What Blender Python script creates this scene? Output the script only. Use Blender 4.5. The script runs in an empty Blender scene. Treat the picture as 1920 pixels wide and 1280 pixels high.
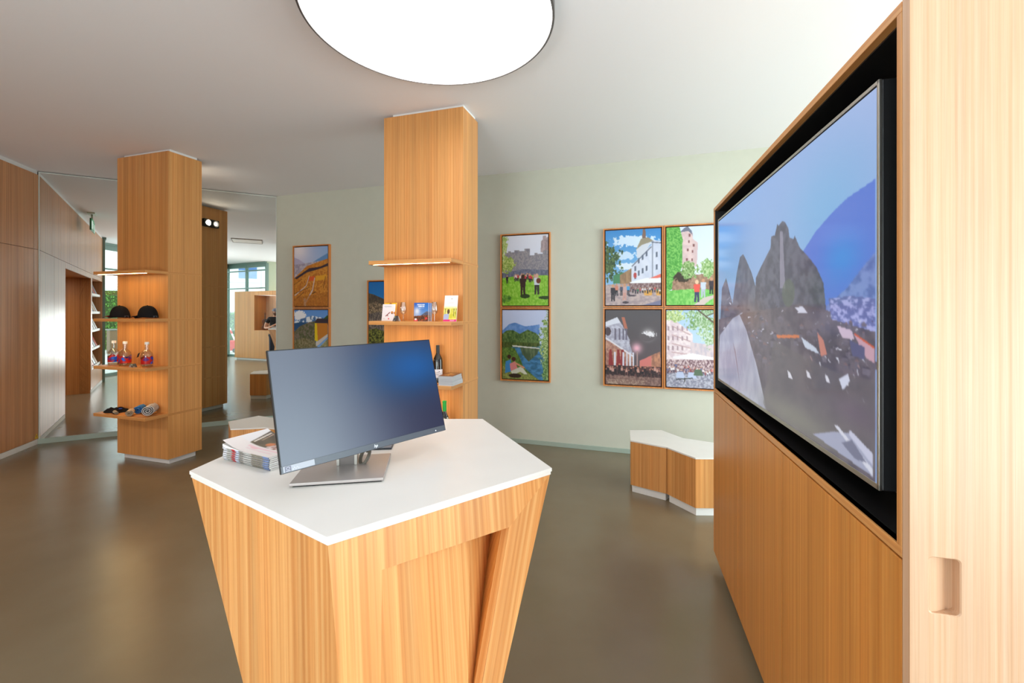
import bpy, math, random
import numpy as np
from mathutils import Vector, Matrix

# ------------------------------------------------------------------ camera, world, lights, exposure
F, CX, HY, EYE = 830.0, 960.0, 580.0, 1.6          # focal length in px, centre column, horizon row, eye height
CEIL = 3.25
scene = bpy.context.scene
COL = scene.collection
cam_d = bpy.data.cameras.new('camera'); cam = bpy.data.objects.new('camera', cam_d); COL.objects.link(cam)
cam.location = (0, 0, EYE); cam.rotation_euler = (math.pi/2, 0, 0)
cam_d.sensor_width = 36; cam_d.lens = 36*F/1920; cam_d.shift_y = -(640-HY)/1920.0; cam_d.clip_start = .02
scene.camera = cam
scene.view_settings.view_transform = 'Standard'; scene.view_settings.look = 'None'
scene.view_settings.gamma = 1; scene.view_settings.use_curve_mapping = False
scene.view_settings.exposure = 1.0
W = bpy.data.worlds.new('daylight'); scene.world = W; W.use_nodes = True
W.node_tree.nodes['Background'].inputs[0].default_value = (0.86, 0.93, 1, 1)
W.node_tree.nodes['Background'].inputs[1].default_value = 2.0

def area(name, loc, target, sx, sy, power, col=(1, 1, 1)):
    d = bpy.data.lights.new(name, 'AREA'); d.shape = 'RECTANGLE'; d.size = sx; d.size_y = sy
    d.energy = power; d.color = col
    o = bpy.data.objects.new(name, d); COL.objects.link(o); o.location = loc
    o.rotation_euler = (Vector(target)-Vector(loc)).to_track_quat('-Z', 'Y').to_euler()
    return o
# daylight area lamps added at the facades, tilted up to brighten the ceiling
area('daylight_right', (4.55, .9, 1.75), (-.2, 2.3, 2.9), 4.6, 2.7, 155, (.93, .97, 1))
area('daylight_fill_behind', (2.3, -1.75, 1.1), (.6, 1.2, 3.25), 2.0, 1.8, 34, (.95, .98, 1))
area('daylight_fill_left', (-1.8, -2.15, 1.0), (-2.6, .9, 3.25), 1.7, 1.5, 50, (.95, .98, 1))

# ------------------------------------------------------------------ geometry of the place
def H(px, py, h):                                   # point at height h seen at (px,py)
    z = (h-EYE)*F/(HY-py); return ((px-CX)/F*z, z, h)
def V3(*a): return Vector(a)
TH = math.radians(17.9)
UX, UY = math.cos(TH), -math.sin(TH)                # along the green wall
VX, VY = math.sin(TH), math.cos(TH)
MANG, MTILT = math.radians(27.86), math.radians(.12)
MP0 = np.array([-5.9399, 5.1229, 1.6])
MN = np.array([math.sin(MANG)*math.cos(MTILT), -math.cos(MANG)*math.cos(MTILT), math.sin(MTILT)])
def mat_(px, h):                                    # point of the mirror plane in column px at height h
    a = (px-CX)/F
    Y = (MP0[0]*MN[0]+MP0[1]*MN[1]-(h-1.6)*MN[2])/(a*MN[0]+MN[1])
    return Vector((a*Y, Y, h))
def mir(px, py, path=None, line=None, h=None):      # real point whose reflection stands at (px,py)
    o = np.array([0, 0, EYE]); d = np.array([(px-CX)/F, 1, (HY-py)/F])
    t = ((MP0-o)@MN)/(d@MN); h0 = o+t*d; r = d-2*(d@MN)*MN
    if line is not None:
        (a, b), (c, e) = line; u = np.array([c-a, e-b])
        s = np.linalg.solve(np.column_stack([r[:2], -u]), np.array([a, b])-h0[:2])[0]
    elif h is not None: s = (h-h0[2])/r[2]
    else: s = path-t                                # path measured in depth units
    return Vector(h0+s*r)

# ------------------------------------------------------------------ mesh builder
class MB:
    def __init__(s): s.v = []; s.f = []
    def quad(s, *p):
        n = len(s.v); s.v += [tuple(q) for q in p]; s.f.append(tuple(range(n, n+len(p)))); return s
    def box(s, x0, y0, z0, x1, y1, z1):
        n = len(s.v)
        s.v += [(x0,y0,z0),(x1,y0,z0),(x1,y1,z0),(x0,y1,z0),(x0,y0,z1),(x1,y0,z1),(x1,y1,z1),(x0,y1,z1)]
        s.f += [tuple(n+i for i in q) for q in ((0,3,2,1),(4,5,6,7),(0,1,5,4),(1,2,6,5),(2,3,7,6),(3,0,4,7))]
        return s
    def prism(s, pts, z0, z1):
        a = sum(pts[i][0]*pts[(i+1) % len(pts)][1]-pts[(i+1) % len(pts)][0]*pts[i][1] for i in range(len(pts)))
        if a < 0: pts = pts[::-1]
        n = len(s.v); m = len(pts)
        s.v += [(p[0], p[1], z0) for p in pts]+[(p[0], p[1], z1) for p in pts]
        s.f.append(tuple(range(n+m-1, n-1, -1))); s.f.append(tuple(range(n+m, n+2*m)))
        for i in range(m):
            j = (i+1) % m; s.f.append((n+i, n+j, n+m+j, n+m+i))
        return s
    def loft(s, rings, cap=True, closed=True):
        n = len(s.v); m = len(rings[0])
        for r in rings: s.v += [tuple(p) for p in r]
        for k in range(len(rings)-1):
            for i in range(m if closed else m-1):
                j = (i+1) % m; a = n+k*m
                s.f.append((a+i, a+j, a+m+j, a+m+i))
        if cap:
            s.f.append(tuple(range(n+m-1, n-1, -1))); s.f.append(tuple(range(n+(len(rings)-1)*m, n+len(rings)*m)))
        return s
    def lathe(s, prof, c=(0, 0, 0), seg=28, cap=True):
        return s.loft([[(c[0]+r*math.cos(2*math.pi*i/seg), c[1]+r*math.sin(2*math.pi*i/seg), c[2]+z) for i in range(seg)] for r, z in prof], cap)
    def tube(s, pts, r, seg=10):
        pts = [Vector(p) for p in pts]; rr = r if isinstance(r, (list, tuple)) else [r]*len(pts)
        rings = []; up = Vector((0, 0, 1))
        for i, p in enumerate(pts):
            d = (pts[min(i+1, len(pts)-1)]-pts[max(i-1, 0)]).normalized()
            a = d.cross(up)
            if a.length < 1e-3: a = d.cross(Vector((0, 1, 0)))
            a.normalize(); b = d.cross(a)
            rings.append([p+(a*math.cos(2*math.pi*k/seg)+b*math.sin(2*math.pi*k/seg))*rr[i] for k in range(seg)])
        return s.loft(rings)
    def obox(s, o, ax, ay, az):                     # box from corner o with edge vectors
        o, ax, ay, az = map(Vector, (o, ax, ay, az)); n = len(s.v)
        s.v += [tuple(q) for q in (o, o+ax, o+ax+ay, o+ay, o+az, o+ax+az, o+ax+ay+az, o+ay+az)]
        s.f += [tuple(n+i for i in q) for q in ((0,3,2,1),(4,5,6,7),(0,1,5,4),(1,2,6,5),(2,3,7,6),(3,0,4,7))]
        return s
    def move(s, off):
        s.v = [(a+off[0], b+off[1], c+off[2]) for a, b, c in s.v]; return s
    def build(s, name, mat, parent=None, smooth=False, bevel=0, fix=True):
        me = bpy.data.meshes.new(name); me.from_pydata(s.v, [], s.f); me.update()
        if fix:
            import bmesh
            bm = bmesh.new(); bm.from_mesh(me); bmesh.ops.recalc_face_normals(bm, faces=bm.faces); bm.to_mesh(me); bm.free()
        o = bpy.data.objects.new(name, me); COL.objects.link(o)
        if mat: me.materials.append(mat)
        if parent: o.parent = parent
        if smooth:
            for p in me.polygons: p.use_smooth = True
            md = o.modifiers.new('split', 'EDGE_SPLIT'); md.split_angle = math.radians(40)
        if bevel:
            md = o.modifiers.new('bevel', 'BEVEL'); md.width = bevel; md.segments = 2; md.limit_method = 'ANGLE'
        return o

def thing(name, label, cat, loc=(0, 0, 0), rz=0, group=None):
    o = bpy.data.objects.new(name, None); COL.objects.link(o); o.location = loc; o.rotation_euler = (0, 0, rz)
    o['label'] = label; o['category'] = cat
    if group: o['group'] = group
    return o
def tag(o, label, cat, group=None):
    o['label'] = label; o['category'] = cat
    if group: o['group'] = group
    return o
def struct(name, mb, m, **k):
    o = mb.build(name, m, **k); o['kind'] = 'structure'; return o
def dup(root, loc, rz, label, group=None):
    r = root.copy(); COL.objects.link(r); r.location = loc; r.rotation_euler = (0, 0, rz); r['label'] = label
    if group: r['group'] = group
    for ch in list(root.children):
        c = ch.copy(); COL.objects.link(c); c.parent = r
        for g in ch.children:
            d = g.copy(); COL.objects.link(d); d.parent = c
    return r

# ------------------------------------------------------------------ materials
def lin(c):
    c = np.asarray(c, float)/255.0
    return np.where(c <= .04045, c/12.92, ((c+.055)/1.055)**2.4)
def L4(c): return (*[float(x) for x in lin(c)], 1)
MC = {}
def flat(name, rgb, rough=.5, metal=0, spec=.5, emit=0, coat=0):
    if name in MC: return MC[name]
    m = bpy.data.materials.new(name); m.use_nodes = True; b = m.node_tree.nodes['Principled BSDF']
    b.inputs['Base Color'].default_value = L4(rgb); b.inputs['Roughness'].default_value = rough
    b.inputs['Metallic'].default_value = metal; b.inputs['Specular IOR Level'].default_value = spec
    if coat: b.inputs['Coat Weight'].default_value = coat; b.inputs['Coat Roughness'].default_value = .05
    if emit:
        b.inputs['Emission Color'].default_value = L4(rgb); b.inputs['Emission Strength'].default_value = emit
    # faint procedural variation so that no surface is dead flat
    nt = m.node_tree
    tc = nt.nodes.new('ShaderNodeTexCoord'); nz = nt.nodes.new('ShaderNodeTexNoise'); nz.inputs['Scale'].default_value = 9
    mx = nt.nodes.new('ShaderNodeMix'); mx.data_type = 'RGBA'; mx.blend_type = 'MULTIPLY'; mx.inputs[0].default_value = .06
    nt.links.new(tc.outputs['Object'], nz.inputs['Vector']); mx.inputs[6].default_value = L4(rgb)
    nt.links.new(nz.outputs['Fac'], mx.inputs[7]); nt.links.new(mx.outputs[2], b.inputs['Base Color'])
    MC[name] = m; return m
def wood(name, axis='z', a=(214, 148, 84), b=(224, 164, 100), dark=(200, 131, 70), off=0.0, rough=.36, slant=0.0, uv=False):
    if name in MC: return MC[name]
    m = bpy.data.materials.new(name); m.use_nodes = True; nt = m.node_tree; N = nt.nodes; bs = N['Principled BSDF']
    tc = N.new('ShaderNodeTexCoord'); mp = N.new('ShaderNodeMapping'); mp2 = N.new('ShaderNodeMapping'); mp3 = N.new('ShaderNodeMapping')
    ax = 'xyz'.index(axis)
    s1 = [110]*3; s1[ax] = .5; s2 = [13]*3; s2[ax] = .12; s3 = [420]*3; s3[ax] = 6
    for q, sc in ((mp, s1), (mp2, s2), (mp3, s3)):
        q.inputs['Scale'].default_value = sc; q.inputs['Location'].default_value = (off, off*1.7, off*.3)
        if slant:
            rr = N.new('ShaderNodeVectorRotate'); rr.rotation_type = 'AXIS_ANGLE'; rr.inputs['Axis'].default_value = (math.sin(slant), -math.cos(slant), 0)
            rr.inputs['Angle'].default_value = .23; nt.links.new(tc.outputs['Object'], rr.inputs['Vector']); nt.links.new(rr.outputs[0], q.inputs['Vector'])
        else: nt.links.new(tc.outputs['UV' if uv else 'Object'], q.inputs['Vector'])
    n1 = N.new('ShaderNodeTexNoise'); n1.inputs['Scale'].default_value = 1; n1.inputs['Detail'].default_value = 3; n1.inputs['Distortion'].default_value = .03
    n2 = N.new('ShaderNodeTexNoise'); n2.inputs['Scale'].default_value = 1; n2.inputs['Detail'].default_value = 2
    n3 = N.new('ShaderNodeTexNoise'); n3.inputs['Scale'].default_value = 1; n3.inputs['Detail'].default_value = 1
    for q, n in ((mp, n1), (mp2, n2), (mp3, n3)): nt.links.new(q.outputs[0], n.inputs['Vector'])
    cr = N.new('ShaderNodeValToRGB'); e = cr.color_ramp.elements
    e[0].position = .3; e[0].color = L4(dark); e[1].position = .68; e[1].color = L4(b)
    k = e.new(.47); k.color = L4(a)
    nt.links.new(n1.outputs['Fac'], cr.inputs[0])
    r2 = N.new('ShaderNodeMapRange'); r2.inputs[1].default_value = .3; r2.inputs[2].default_value = .7; r2.inputs[3].default_value = .84; r2.inputs[4].default_value = 1.1
    nt.links.new(n2.outputs['Fac'], r2.inputs[0])
    r3 = N.new('ShaderNodeMapRange'); r3.inputs[1].default_value = .3; r3.inputs[2].default_value = .7; r3.inputs[3].default_value = .93; r3.inputs[4].default_value = 1.05
    nt.links.new(n3.outputs['Fac'], r3.inputs[0])
    mu = N.new('ShaderNodeMath'); mu.operation = 'MULTIPLY'; nt.links.new(r2.outputs[0], mu.inputs[0]); nt.links.new(r3.outputs[0], mu.inputs[1])
    vm = N.new('ShaderNodeVectorMath'); vm.operation = 'SCALE'
    nt.links.new(cr.outputs[0], vm.inputs[0]); nt.links.new(mu.outputs[0], vm.inputs['Scale'])
    nt.links.new(vm.outputs[0], bs.inputs['Base Color'])
    bs.inputs['Roughness'].default_value = rough; bs.inputs['Specular IOR Level'].default_value = .5
    MC[name] = m; return m
def attr_mat(name, rough=.45, emit=0, spec=.4, base=1.0):
    if name in MC: return MC[name]
    m = bpy.data.materials.new(name); m.use_nodes = True; nt = m.node_tree; b = nt.nodes['Principled BSDF']
    a = nt.nodes.new('ShaderNodeAttribute'); a.attribute_name = 'print'
    b.inputs['Roughness'].default_value = rough; b.inputs['Specular IOR Level'].default_value = spec
    if emit:
        nt.links.new(a.outputs['Color'], b.inputs['Emission Color']); b.inputs['Emission Strength'].default_value = emit
        b.inputs['Base Color'].default_value = (.01, .01, .012, 1)
    else: nt.links.new(a.outputs['Color'], b.inputs['Base Color'])
    MC[name] = m; return m
def glass_mat(name, tint=(240, 246, 244), gloss=.08, rough=.02, gmax=.75):
    if name in MC: return MC[name]
    m = bpy.data.materials.new(name); m.use_nodes = True; nt = m.node_tree; N = nt.nodes
    N.remove(N['Principled BSDF'])
    t = N.new('ShaderNodeBsdfTransparent'); t.inputs[0].default_value = L4(tint)
    g = N.new('ShaderNodeBsdfGlossy'); g.inputs['Roughness'].default_value = rough
    lw = N.new('ShaderNodeLayerWeight'); lw.inputs[0].default_value = .35
    mr = N.new('ShaderNodeMapRange'); mr.inputs[3].default_value = gloss; mr.inputs[4].default_value = gmax
    mx = N.new('ShaderNodeMixShader'); nt.links.new(lw.outputs['Facing'], mr.inputs[0]); nt.links.new(mr.outputs[0], mx.inputs[0])
    nt.links.new(t.outputs[0], mx.inputs[1]); nt.links.new(g.outputs[0], mx.inputs[2]); nt.links.new(mx.outputs[0], N['Material Output'].inputs[0])
    MC[name] = m; return m

WZ = wood('wood_upright'); WX = wood('wood_lengthwise', 'x', off=3.1); WY = wood('wood_crosswise', 'y', off=5.1)
WZ2 = wood('wood_upright_second', off=7.7); WLEFT = wood('wood_wall', a=(196, 136, 88), b=(212, 154, 106), dark=(176, 114, 68), off=11)
WLIT = wood('wood_lit', a=(215, 173, 139), b=(221, 184, 154), dark=(208, 161, 124), off=2.3)  # same wood as the rest, with the end panel's bright light in its colour
WDOOR = wood('wood_door', a=(213, 140, 64), b=(222, 154, 78), dark=(202, 126, 54), off=17)  # same wood again; deeper orange of the lighting put into its colour
WHITE = flat('white_solid_surface', (236, 232, 228), .35)
WHITEPAINT = flat('white_paint', (230, 228, 226), .6)
GREEN = flat('sage_paint', (206, 206, 192), .8, spec=.2)
SAGE = flat('sage_metal', (168, 182, 170), .5)
BLACK = flat('black_laminate', (22, 21, 22), .45)
BLACKMAT = flat('black_matt', (12, 12, 12), .8)
SILVER = flat('brushed_steel', (196, 188, 186), .36, metal=.55)
ALU = flat('silver_trim', (200, 196, 190), .3, metal=.9)
DARKPL = flat('dark_plastic', (32, 32, 34), .4)
BEZEL = flat('grey_bezel', (92, 98, 108), .38)
GREYM = flat('window_metal', (120, 146, 138), .45)
PAPER = flat('white_paper', (238, 236, 234), .7)
PAPERG = flat('grey_paper_edge', (196, 196, 200), .8)

def floor_mat():
    m = bpy.data.materials.new('poured_floor'); m.use_nodes = True; nt = m.node_tree; N = nt.nodes; b = N['Principled BSDF']
    tc = N.new('ShaderNodeTexCoord'); n = N.new('ShaderNodeTexNoise'); n.inputs['Scale'].default_value = 1.1; n.inputs['Detail'].default_value = 5
    nt.links.new(tc.outputs['Object'], n.inputs['Vector'])
    cr = N.new('ShaderNodeValToRGB'); cr.color_ramp.elements[0].position = .3; cr.color_ramp.elements[1].position = .7
    cr.color_ramp.elements[0].color = L4((116, 102, 80)); cr.color_ramp.elements[1].color = L4((128, 116, 95))
    nt.links.new(n.outputs['Fac'], cr.inputs[0]); nt.links.new(cr.outputs[0], b.inputs['Base Color'])
    n2 = N.new('ShaderNodeTexNoise'); n2.inputs['Scale'].default_value = 7; n2.inputs['Detail'].default_value = 2
    bp = N.new('ShaderNodeBump'); bp.inputs['Strength'].default_value = .05; bp.inputs['Distance'].default_value = .02
    nt.links.new(tc.outputs['Object'], n2.inputs['Vector']); nt.links.new(n2.outputs['Fac'], bp.inputs['Height']); nt.links.new(bp.outputs[0], b.inputs['Normal'])
    b.inputs['Roughness'].default_value = .24; b.inputs['Specular IOR Level'].default_value = .6
    return m
def ceil_mat():
    m = bpy.data.materials.new('white_plaster'); m.use_nodes = True; nt = m.node_tree; N = nt.nodes; b = N['Principled BSDF']
    b.inputs['Base Color'].default_value = L4((240, 237, 240)); b.inputs['Roughness'].default_value = .75
    tc = N.new('ShaderNodeTexCoord'); n = N.new('ShaderNodeTexNoise'); n.inputs['Scale'].default_value = 180
    bp = N.new('ShaderNodeBump'); bp.inputs['Strength'].default_value = .08; bp.inputs['Distance'].default_value = .003
    nt.links.new(tc.outputs['Object'], n.inputs['Vector']); nt.links.new(n.outputs['Fac'], bp.inputs['Height']); nt.links.new(bp.outputs[0], b.inputs['Normal'])
    return m
def emis(name, rgb, s):
    if name in MC: return MC[name]
    m = bpy.data.materials.new(name); m.use_nodes = True; nt = m.node_tree; nt.nodes.remove(nt.nodes['Principled BSDF'])
    e = nt.nodes.new('ShaderNodeEmission'); e.inputs[0].default_value = L4(rgb); e.inputs[1].default_value = s
    nt.links.new(e.outputs[0], nt.nodes['Material Output'].inputs[0]); MC[name] = m; return m
LED = emis('led_strip', (255, 216, 150), 20)

# ------------------------------------------------------------------ the shell of the room
P0 = mat_(72, 0); P1 = mat_(519, 0)
LD = Vector((math.cos(math.radians(-71.57)), math.sin(math.radians(-71.57)), 0)); LN = Vector((-LD.y, LD.x, 0))   # LN points into the room
C0 = Vector((P0.x, P0.y, 0))
def LW(t, d=0, z=0): p = C0+LD*t+LN*d; return (p.x, p.y, z)
G0 = Vector((P1.x, P1.y, 0)); UD = Vector((UX, UY, 0)); VD = Vector((VX, VY, 0))
def GW(s, d=0, z=0): p = G0+UD*s-VD*d; return (p.x, p.y, z)
GL = 8.7
P2 = Vector(GW(GL)); P3 = P2-VD*5.9; P4 = Vector((.80, -2.22, 0)); P5 = Vector((.50, -4.3, 0)); P6 = Vector((-3.6, -1.25, 0)); P7 = Vector(LW(5.87))
room = [(p.x, p.y) for p in (P0, P1, P2, P3, P4, P5, P6, P7)]
# passage behind the opening of the left wall
T0, T1, TS, TE = 1.62, 4.13, 4.27, 5.87
OPEN_H, SEAM = 2.225, 2.312
pas = [LW(T0, 0)[:2], LW(T0, -1.7)[:2], LW(T1, -1.7)[:2], LW(T1, 0)[:2]]
floor_poly = [(p.x, p.y) for p in (P0, P1, P2, P3, P4, P5, P6, P7)]
fm = floor_mat()
f = MB().prism(floor_poly, -.12, 0); f.prism(pas, -.12, 0)
struct('floor', f, fm)
rcx = sum(p[0] for p in room)/len(room); rcy = sum(p[1] for p in room)/len(room)
struct('ceiling', MB().prism([(rcx+(x-rcx)*1.03, rcy+(y-rcy)*1.03) for x, y in room], CEIL, CEIL+.15), ceil_mat())
pl_ = area('passage_fill', LW(2.9, -.9, 2.2), LW(2.9, -.9, 0), .6, .3, 14, (1, .9, .78))  # unseen lamp, added to brighten the passage

# green wall
gw = MB().obox(GW(0), UD*GL, VD*.15, (0, 0, CEIL))
struct('wall_back', gw, GREEN)
struct('baseboard_back', MB().obox(GW(.0, .012), UD*GL, VD*.012, (0, 0, .05)), SAGE, bevel=.002)

# left wall: wood panels with shadow joints on a dark backing, an opening and a rack niche
lw = MB(); bk = MB()
g = .0025
def panel(t0, t1, z0, z1): lw.obox(LW(t0+g, -.02, z0+g), LD*(t1-t0-2*g), LN*.02, (0, 0, z1-z0-2*g))
ZB, ZT = .06, 3.205
up = [0, .085, .72, 1.25, T0+.35, 2.7, 3.4, T1+.1, 5.0, TE]
for a, b in zip(up, up[1:]): panel(a, b, SEAM, ZT)
for a, b in zip([0, .085, .85], [.085, .85, T0]): panel(a, b, ZB, SEAM)
panel(T0, T1, OPEN_H, SEAM); panel(T1, TS, ZB, SEAM); panel(TS, TE-.05, 2.26, SEAM); panel(TE-.05, TE, ZB, SEAM)
panel(TS, TE-.05, ZB, .42)
struct('wall_left', lw, WLEFT)
bk.obox(LW(-.05, -.16), LD*(T0+.05), LN*.139, (0, 0, CEIL)).obox(LW(T0, -.16, OPEN_H), LD*(T1-T0), LN*.139, (0, 0, CEIL-OPEN_H))
bk.obox(LW(T1, -.16), LD*(TS-T1), LN*.139, (0, 0, CEIL)).obox(LW(TS, -.16, 2.26), LD*(TE-TS), LN*.139, (0, 0, CEIL-2.26)).obox(LW(TS, -.36), LD*(TE-TS), LN*.02, (0, 0, CEIL))
struct('wall_left_core', bk, flat('dark_joint', (70, 46, 30), .8))
pw = MB().obox(LW(T0-.02, -1.7), LD*.02, LN*1.54, (0, 0, OPEN_H)).obox(LW(T1, -1.7), LD*.02, LN*1.69, (0, 0, OPEN_H))
pw.obox(LW(T0, -1.72), LD*(T1-T0), LN*.02, (0, 0, OPEN_H)).obox(LW(T0, -1.7, OPEN_H-.005), LD*(T1-T0), LN*1.695, (0, 0, .02))
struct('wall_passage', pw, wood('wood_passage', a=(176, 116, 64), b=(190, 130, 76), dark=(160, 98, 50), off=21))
bb = MB().obox(LW(0, -.012), LD*T0, LN*.012, (0, 0, .058)).obox(LW(T1, -.012), LD*(TE-T1), LN*.012, (0, 0, .058))
struct('baseboard_left', bb, WHITEPAINT)
struct('trim_1', MB().obox(LW(0, -.03, ZT), LD*TE, LN*.02, (0, 0, CEIL-ZT)), WHITEPAINT)

# the mirror closing the corner
mm = bpy.data.materials.new('mirror_glass'); mm.use_nodes = True
b_ = mm.node_tree.nodes['Principled BSDF']; b_.inputs['Base Color'].default_value = (.80, .83, .80, 1); b_.inputs['Metallic'].default_value = 1; b_.inputs['Roughness'].default_value = 0
MV = Vector(MN)
wl = MB().quad(*[mat_(72, 0)-MV*.2, mat_(519, 0)-MV*.2, mat_(519, CEIL)-MV*.2, mat_(72, CEIL)-MV*.2])
wl = MB(); q = [mat_(60, 0)-MV*.03, mat_(525, 0)-MV*.03, mat_(525, CEIL)-MV*.03, mat_(60, CEIL)-MV*.03]
wl.loft([q, [p-MV*.12 for p in q]])
struct('wall_corner', wl, GREEN)
mr = thing('wall_mirror', 'large frameless wall mirror filling the angled corner between wood panelling and sage wall', 'mirror', tuple(mat_(295, 0)))
o = mat_(295, 0)
q = [mat_(72.5, .058)-o, mat_(518.5, .058)-o, mat_(518.5, 3.238)-o, mat_(72.5, 3.238)-o]
MB().loft([q, [p-MV*.006 for p in q]]).build('mirror_pane', mm, mr)
e = MB()
for a, b, w in ((3, 2, Vector((0, 0, -.007))), (1, 2, None), (0, 3, None)):
    d = (q[b]-q[a])
    if w is None: e.obox(q[a]+MV*.001, (q[1]-q[0]).normalized()*(.006 if a == 0 else -.006), d, MV*.003)
    else: e.obox(q[a]+MV*.001, d, w, MV*.003)
e.build('edge_trim', flat('pale_trim', (222, 226, 218), .4), mr)
struct('baseboard_mirror', MB().loft([[mat_(71, 0)+MV*.012, mat_(518, 0)+MV*.012, mat_(518, .058)+MV*.012, mat_(71, .058)+MV*.012],
       [mat_(71, 0)-MV*.01, mat_(518, 0)-MV*.01, mat_(518, .058)-MV*.01, mat_(71, .058)-MV*.01]]), SAGE)

# facades: mullions and panes between the room corners
GLASS = glass_mat('window_glass', gloss=.04, gmax=.35)
wn = [0]
def facade(a, b, bays, rails=(2.55,), z1=CEIL-.05, solid=None):
    wn[0] += 1; a = Vector((a.x, a.y, 0)); b = Vector((b.x, b.y, 0)); d = b-a; L = d.length; d.normalize(); n = Vector((-d.y, d.x, 0))
    m = MB()
    for k in range(bays+1):
        m.obox(a+d*(L*k/bays-.035)-n*.04, d*.07, n*.08, (0, 0, z1))
    for z, t in [(0, .07), (z1-.12, .12)]+[(r, .04) for r in rails]:
        m.obox(a-n*.035+Vector((0, 0, z)), d*L, n*.07, (0, 0, t))
    m.obox(a-n*.06+Vector((0, 0, z1)), d*L, n*.12, (0, 0, CEIL-z1))
    w = struct('window_%d' % wn[0], m, GREYM)
    g_ = MB().obox(a-n*.004, d*L, n*.008, (0, 0, z1)).build('glass_pane', GLASS, w)
    return w
facade(P2, P3, 5); P4b = P4+(P3-P4).normalized()*.45
facade(P3, P4b, 2); struct('wall_pier', MB().obox(P4b-Vector((0, 0, 0)), P4-P4b, Vector((.02, -.12, 0)), (0, 0, CEIL)), flat('pale_green_paint', (214, 226, 204), .8))
facade(P4, P5, 2, (2.95, 2.35)); facade(P5, P6, 5, (2.6,)); facade(P6, P7, 1, (2.6,))

# ------------------------------------------------------------------ pillars with display shelves
SH = [1.99, 1.507, 1.02, .533]
def pillar(B, th, w, d, label, lit):
    r = thing('display_pillar', label, 'pillar', (B[0], B[1], 0), -th)
    MB().box(-w, 0, .058, 0, d, CEIL-.022).build('column_body', WZ if B[0] < -1 else WZ2, r, bevel=.0015)
    MB().box(-w+.045, .04, 0, -.04, d-.04, .06).build('plinth', WHITEPAINT, r, bevel=.002)
    MB().box(-w+.075, .02, CEIL-.024, -.006, d-.05, CEIL).build('ceiling_collar', WHITEPAINT, r)
    for i, z in enumerate(SH):
        s = MB().box(-w, -.215, z-.030, -.002, .0, z).build('shelf', WX, r, bevel=.001)
        MB().box(-.002, -.215, z-.030, -.0005, 0, z).build('edge_strip', WY, s)
        MB().box(-w-.0012, 0, z-.026, .0012, d+.0012, z-.004).build('shelf_band', WY, r)
        if i < 3:
            MB().box(-w+.03, -.195, z-.0306, -.03, -.178, z-.0295).build('led_strip', LED if i == 0 else LED, s)
    return r
THP = math.radians(17.5)
BL = (-3.528, 4.54); BM = (-.3936, 3.551)
WL_, DL_ = .7585, .358; WM_, DM_ = .7307, .32
pl = pillar(BL, THP, WL_, DL_, 'floor-to-ceiling wooden pillar with four shelves holding caps, bottles and shirts, in front of the mirror', 3)
pm = pillar(BM, THP, WM_, DM_, 'floor-to-ceiling wooden pillar with shelves of leaflets and wine, standing behind the monitor', 3)
cT, sT = math.cos(THP), math.sin(THP)
def onshelf(B, px, yl, z):                        # world point on a shelf in column px, yl in front (negative) of the pillar face
    a = (px-CX)/F; x = (a*(B[1]+yl*cT)-B[0]-yl*sT)/(cT+a*sT)
    return Vector((B[0]+x*cT+yl*sT, B[1]-x*sT+yl*cT, z))
# twin spotlight on the hidden back of the left pillar (seen in the mirror)
sp = Vector((BL[0], BL[1], 0))
def lp(B, x, y, z): return Vector((B[0]+x*cT+y*sT, B[1]-x*sT+y*cT, z))
t = thing('twin_spotlight', 'twin black spotlight with two round lamps high on the back of the left pillar', 'spotlight', lp(BL, -.32, DL_+.002, 2.97), -THP)
MB().box(-.13, 0, -.06, .13, .05, .06).build('housing', DARKPL, t, bevel=.004)
for k, x in enumerate((-.065, .065)):
    MB().lathe([(.05, 0), (.052, .012), (.044, .014), (.040, .006)], seg=24).build('lamp_ring', ALU, t, smooth=True)
    o_ = t.children[-1]; o_.location = (x, .05, 0); o_.rotation_euler = (-math.pi/2, 0, 0)
    l_ = MB().lathe([(.038, .0), (.030, .010), (.001, .012)], seg=24).build('lamp_lens', emis('spot_lens_lit', (255, 240, 214), 60) if k == 0 else emis('spot_lens_dim', (255, 240, 224), 1.2), t)
    l_.location = (x, .05, 0); l_.rotation_euler = (-math.pi/2, 0, 0)

# ------------------------------------------------------------------ round ceiling lamp
t = thing('ceiling_lamp', 'very large round white ceiling lamp with thin grey rim above the counter', 'ceiling lamp', (-.44, 2.387, 0))
R0 = .667; zl = EYE+1.545
MB().lathe([(R0-.06, CEIL-.001), (R0, CEIL-.02), (R0, zl), (R0-.012, zl-.004), (R0-.013, zl+.02)], seg=96, cap=False).build('rim', flat('lamp_rim', (84, 78, 76), .5), t, smooth=True)
MB().lathe([(.001, zl+.012), (R0-.06, zl+.012), (R0-.03, zl+.006), (R0-.0125, zl+.001)], seg=96, cap=False).build('diffuser', emis('lamp_diffuser', (255, 250, 248), 2.6), t, smooth=True)
# ceiling hatch seen in the mirror
q = thing('ceiling_hatch', 'small flat square hatch in the ceiling, seen only in the mirror', 'hatch', (-1.68, 1.80, CEIL-.012), math.radians(27))
MB().box(-.3, -.3, 0, .3, .3, .012).build('hatch_panel', flat('hatch_white', (238, 232, 228), .5), q)
h = MB()
for s in (-1, 1): h.box(-.31, s*.305-.008, -.004, .31, s*.305+.008, .0115).box(s*.305-.008, -.31, -.004, s*.305+.008, .31, .0115)
h.build('hatch_frame', flat('hatch_frame_grey', (150, 140, 134), .5), q)

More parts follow.
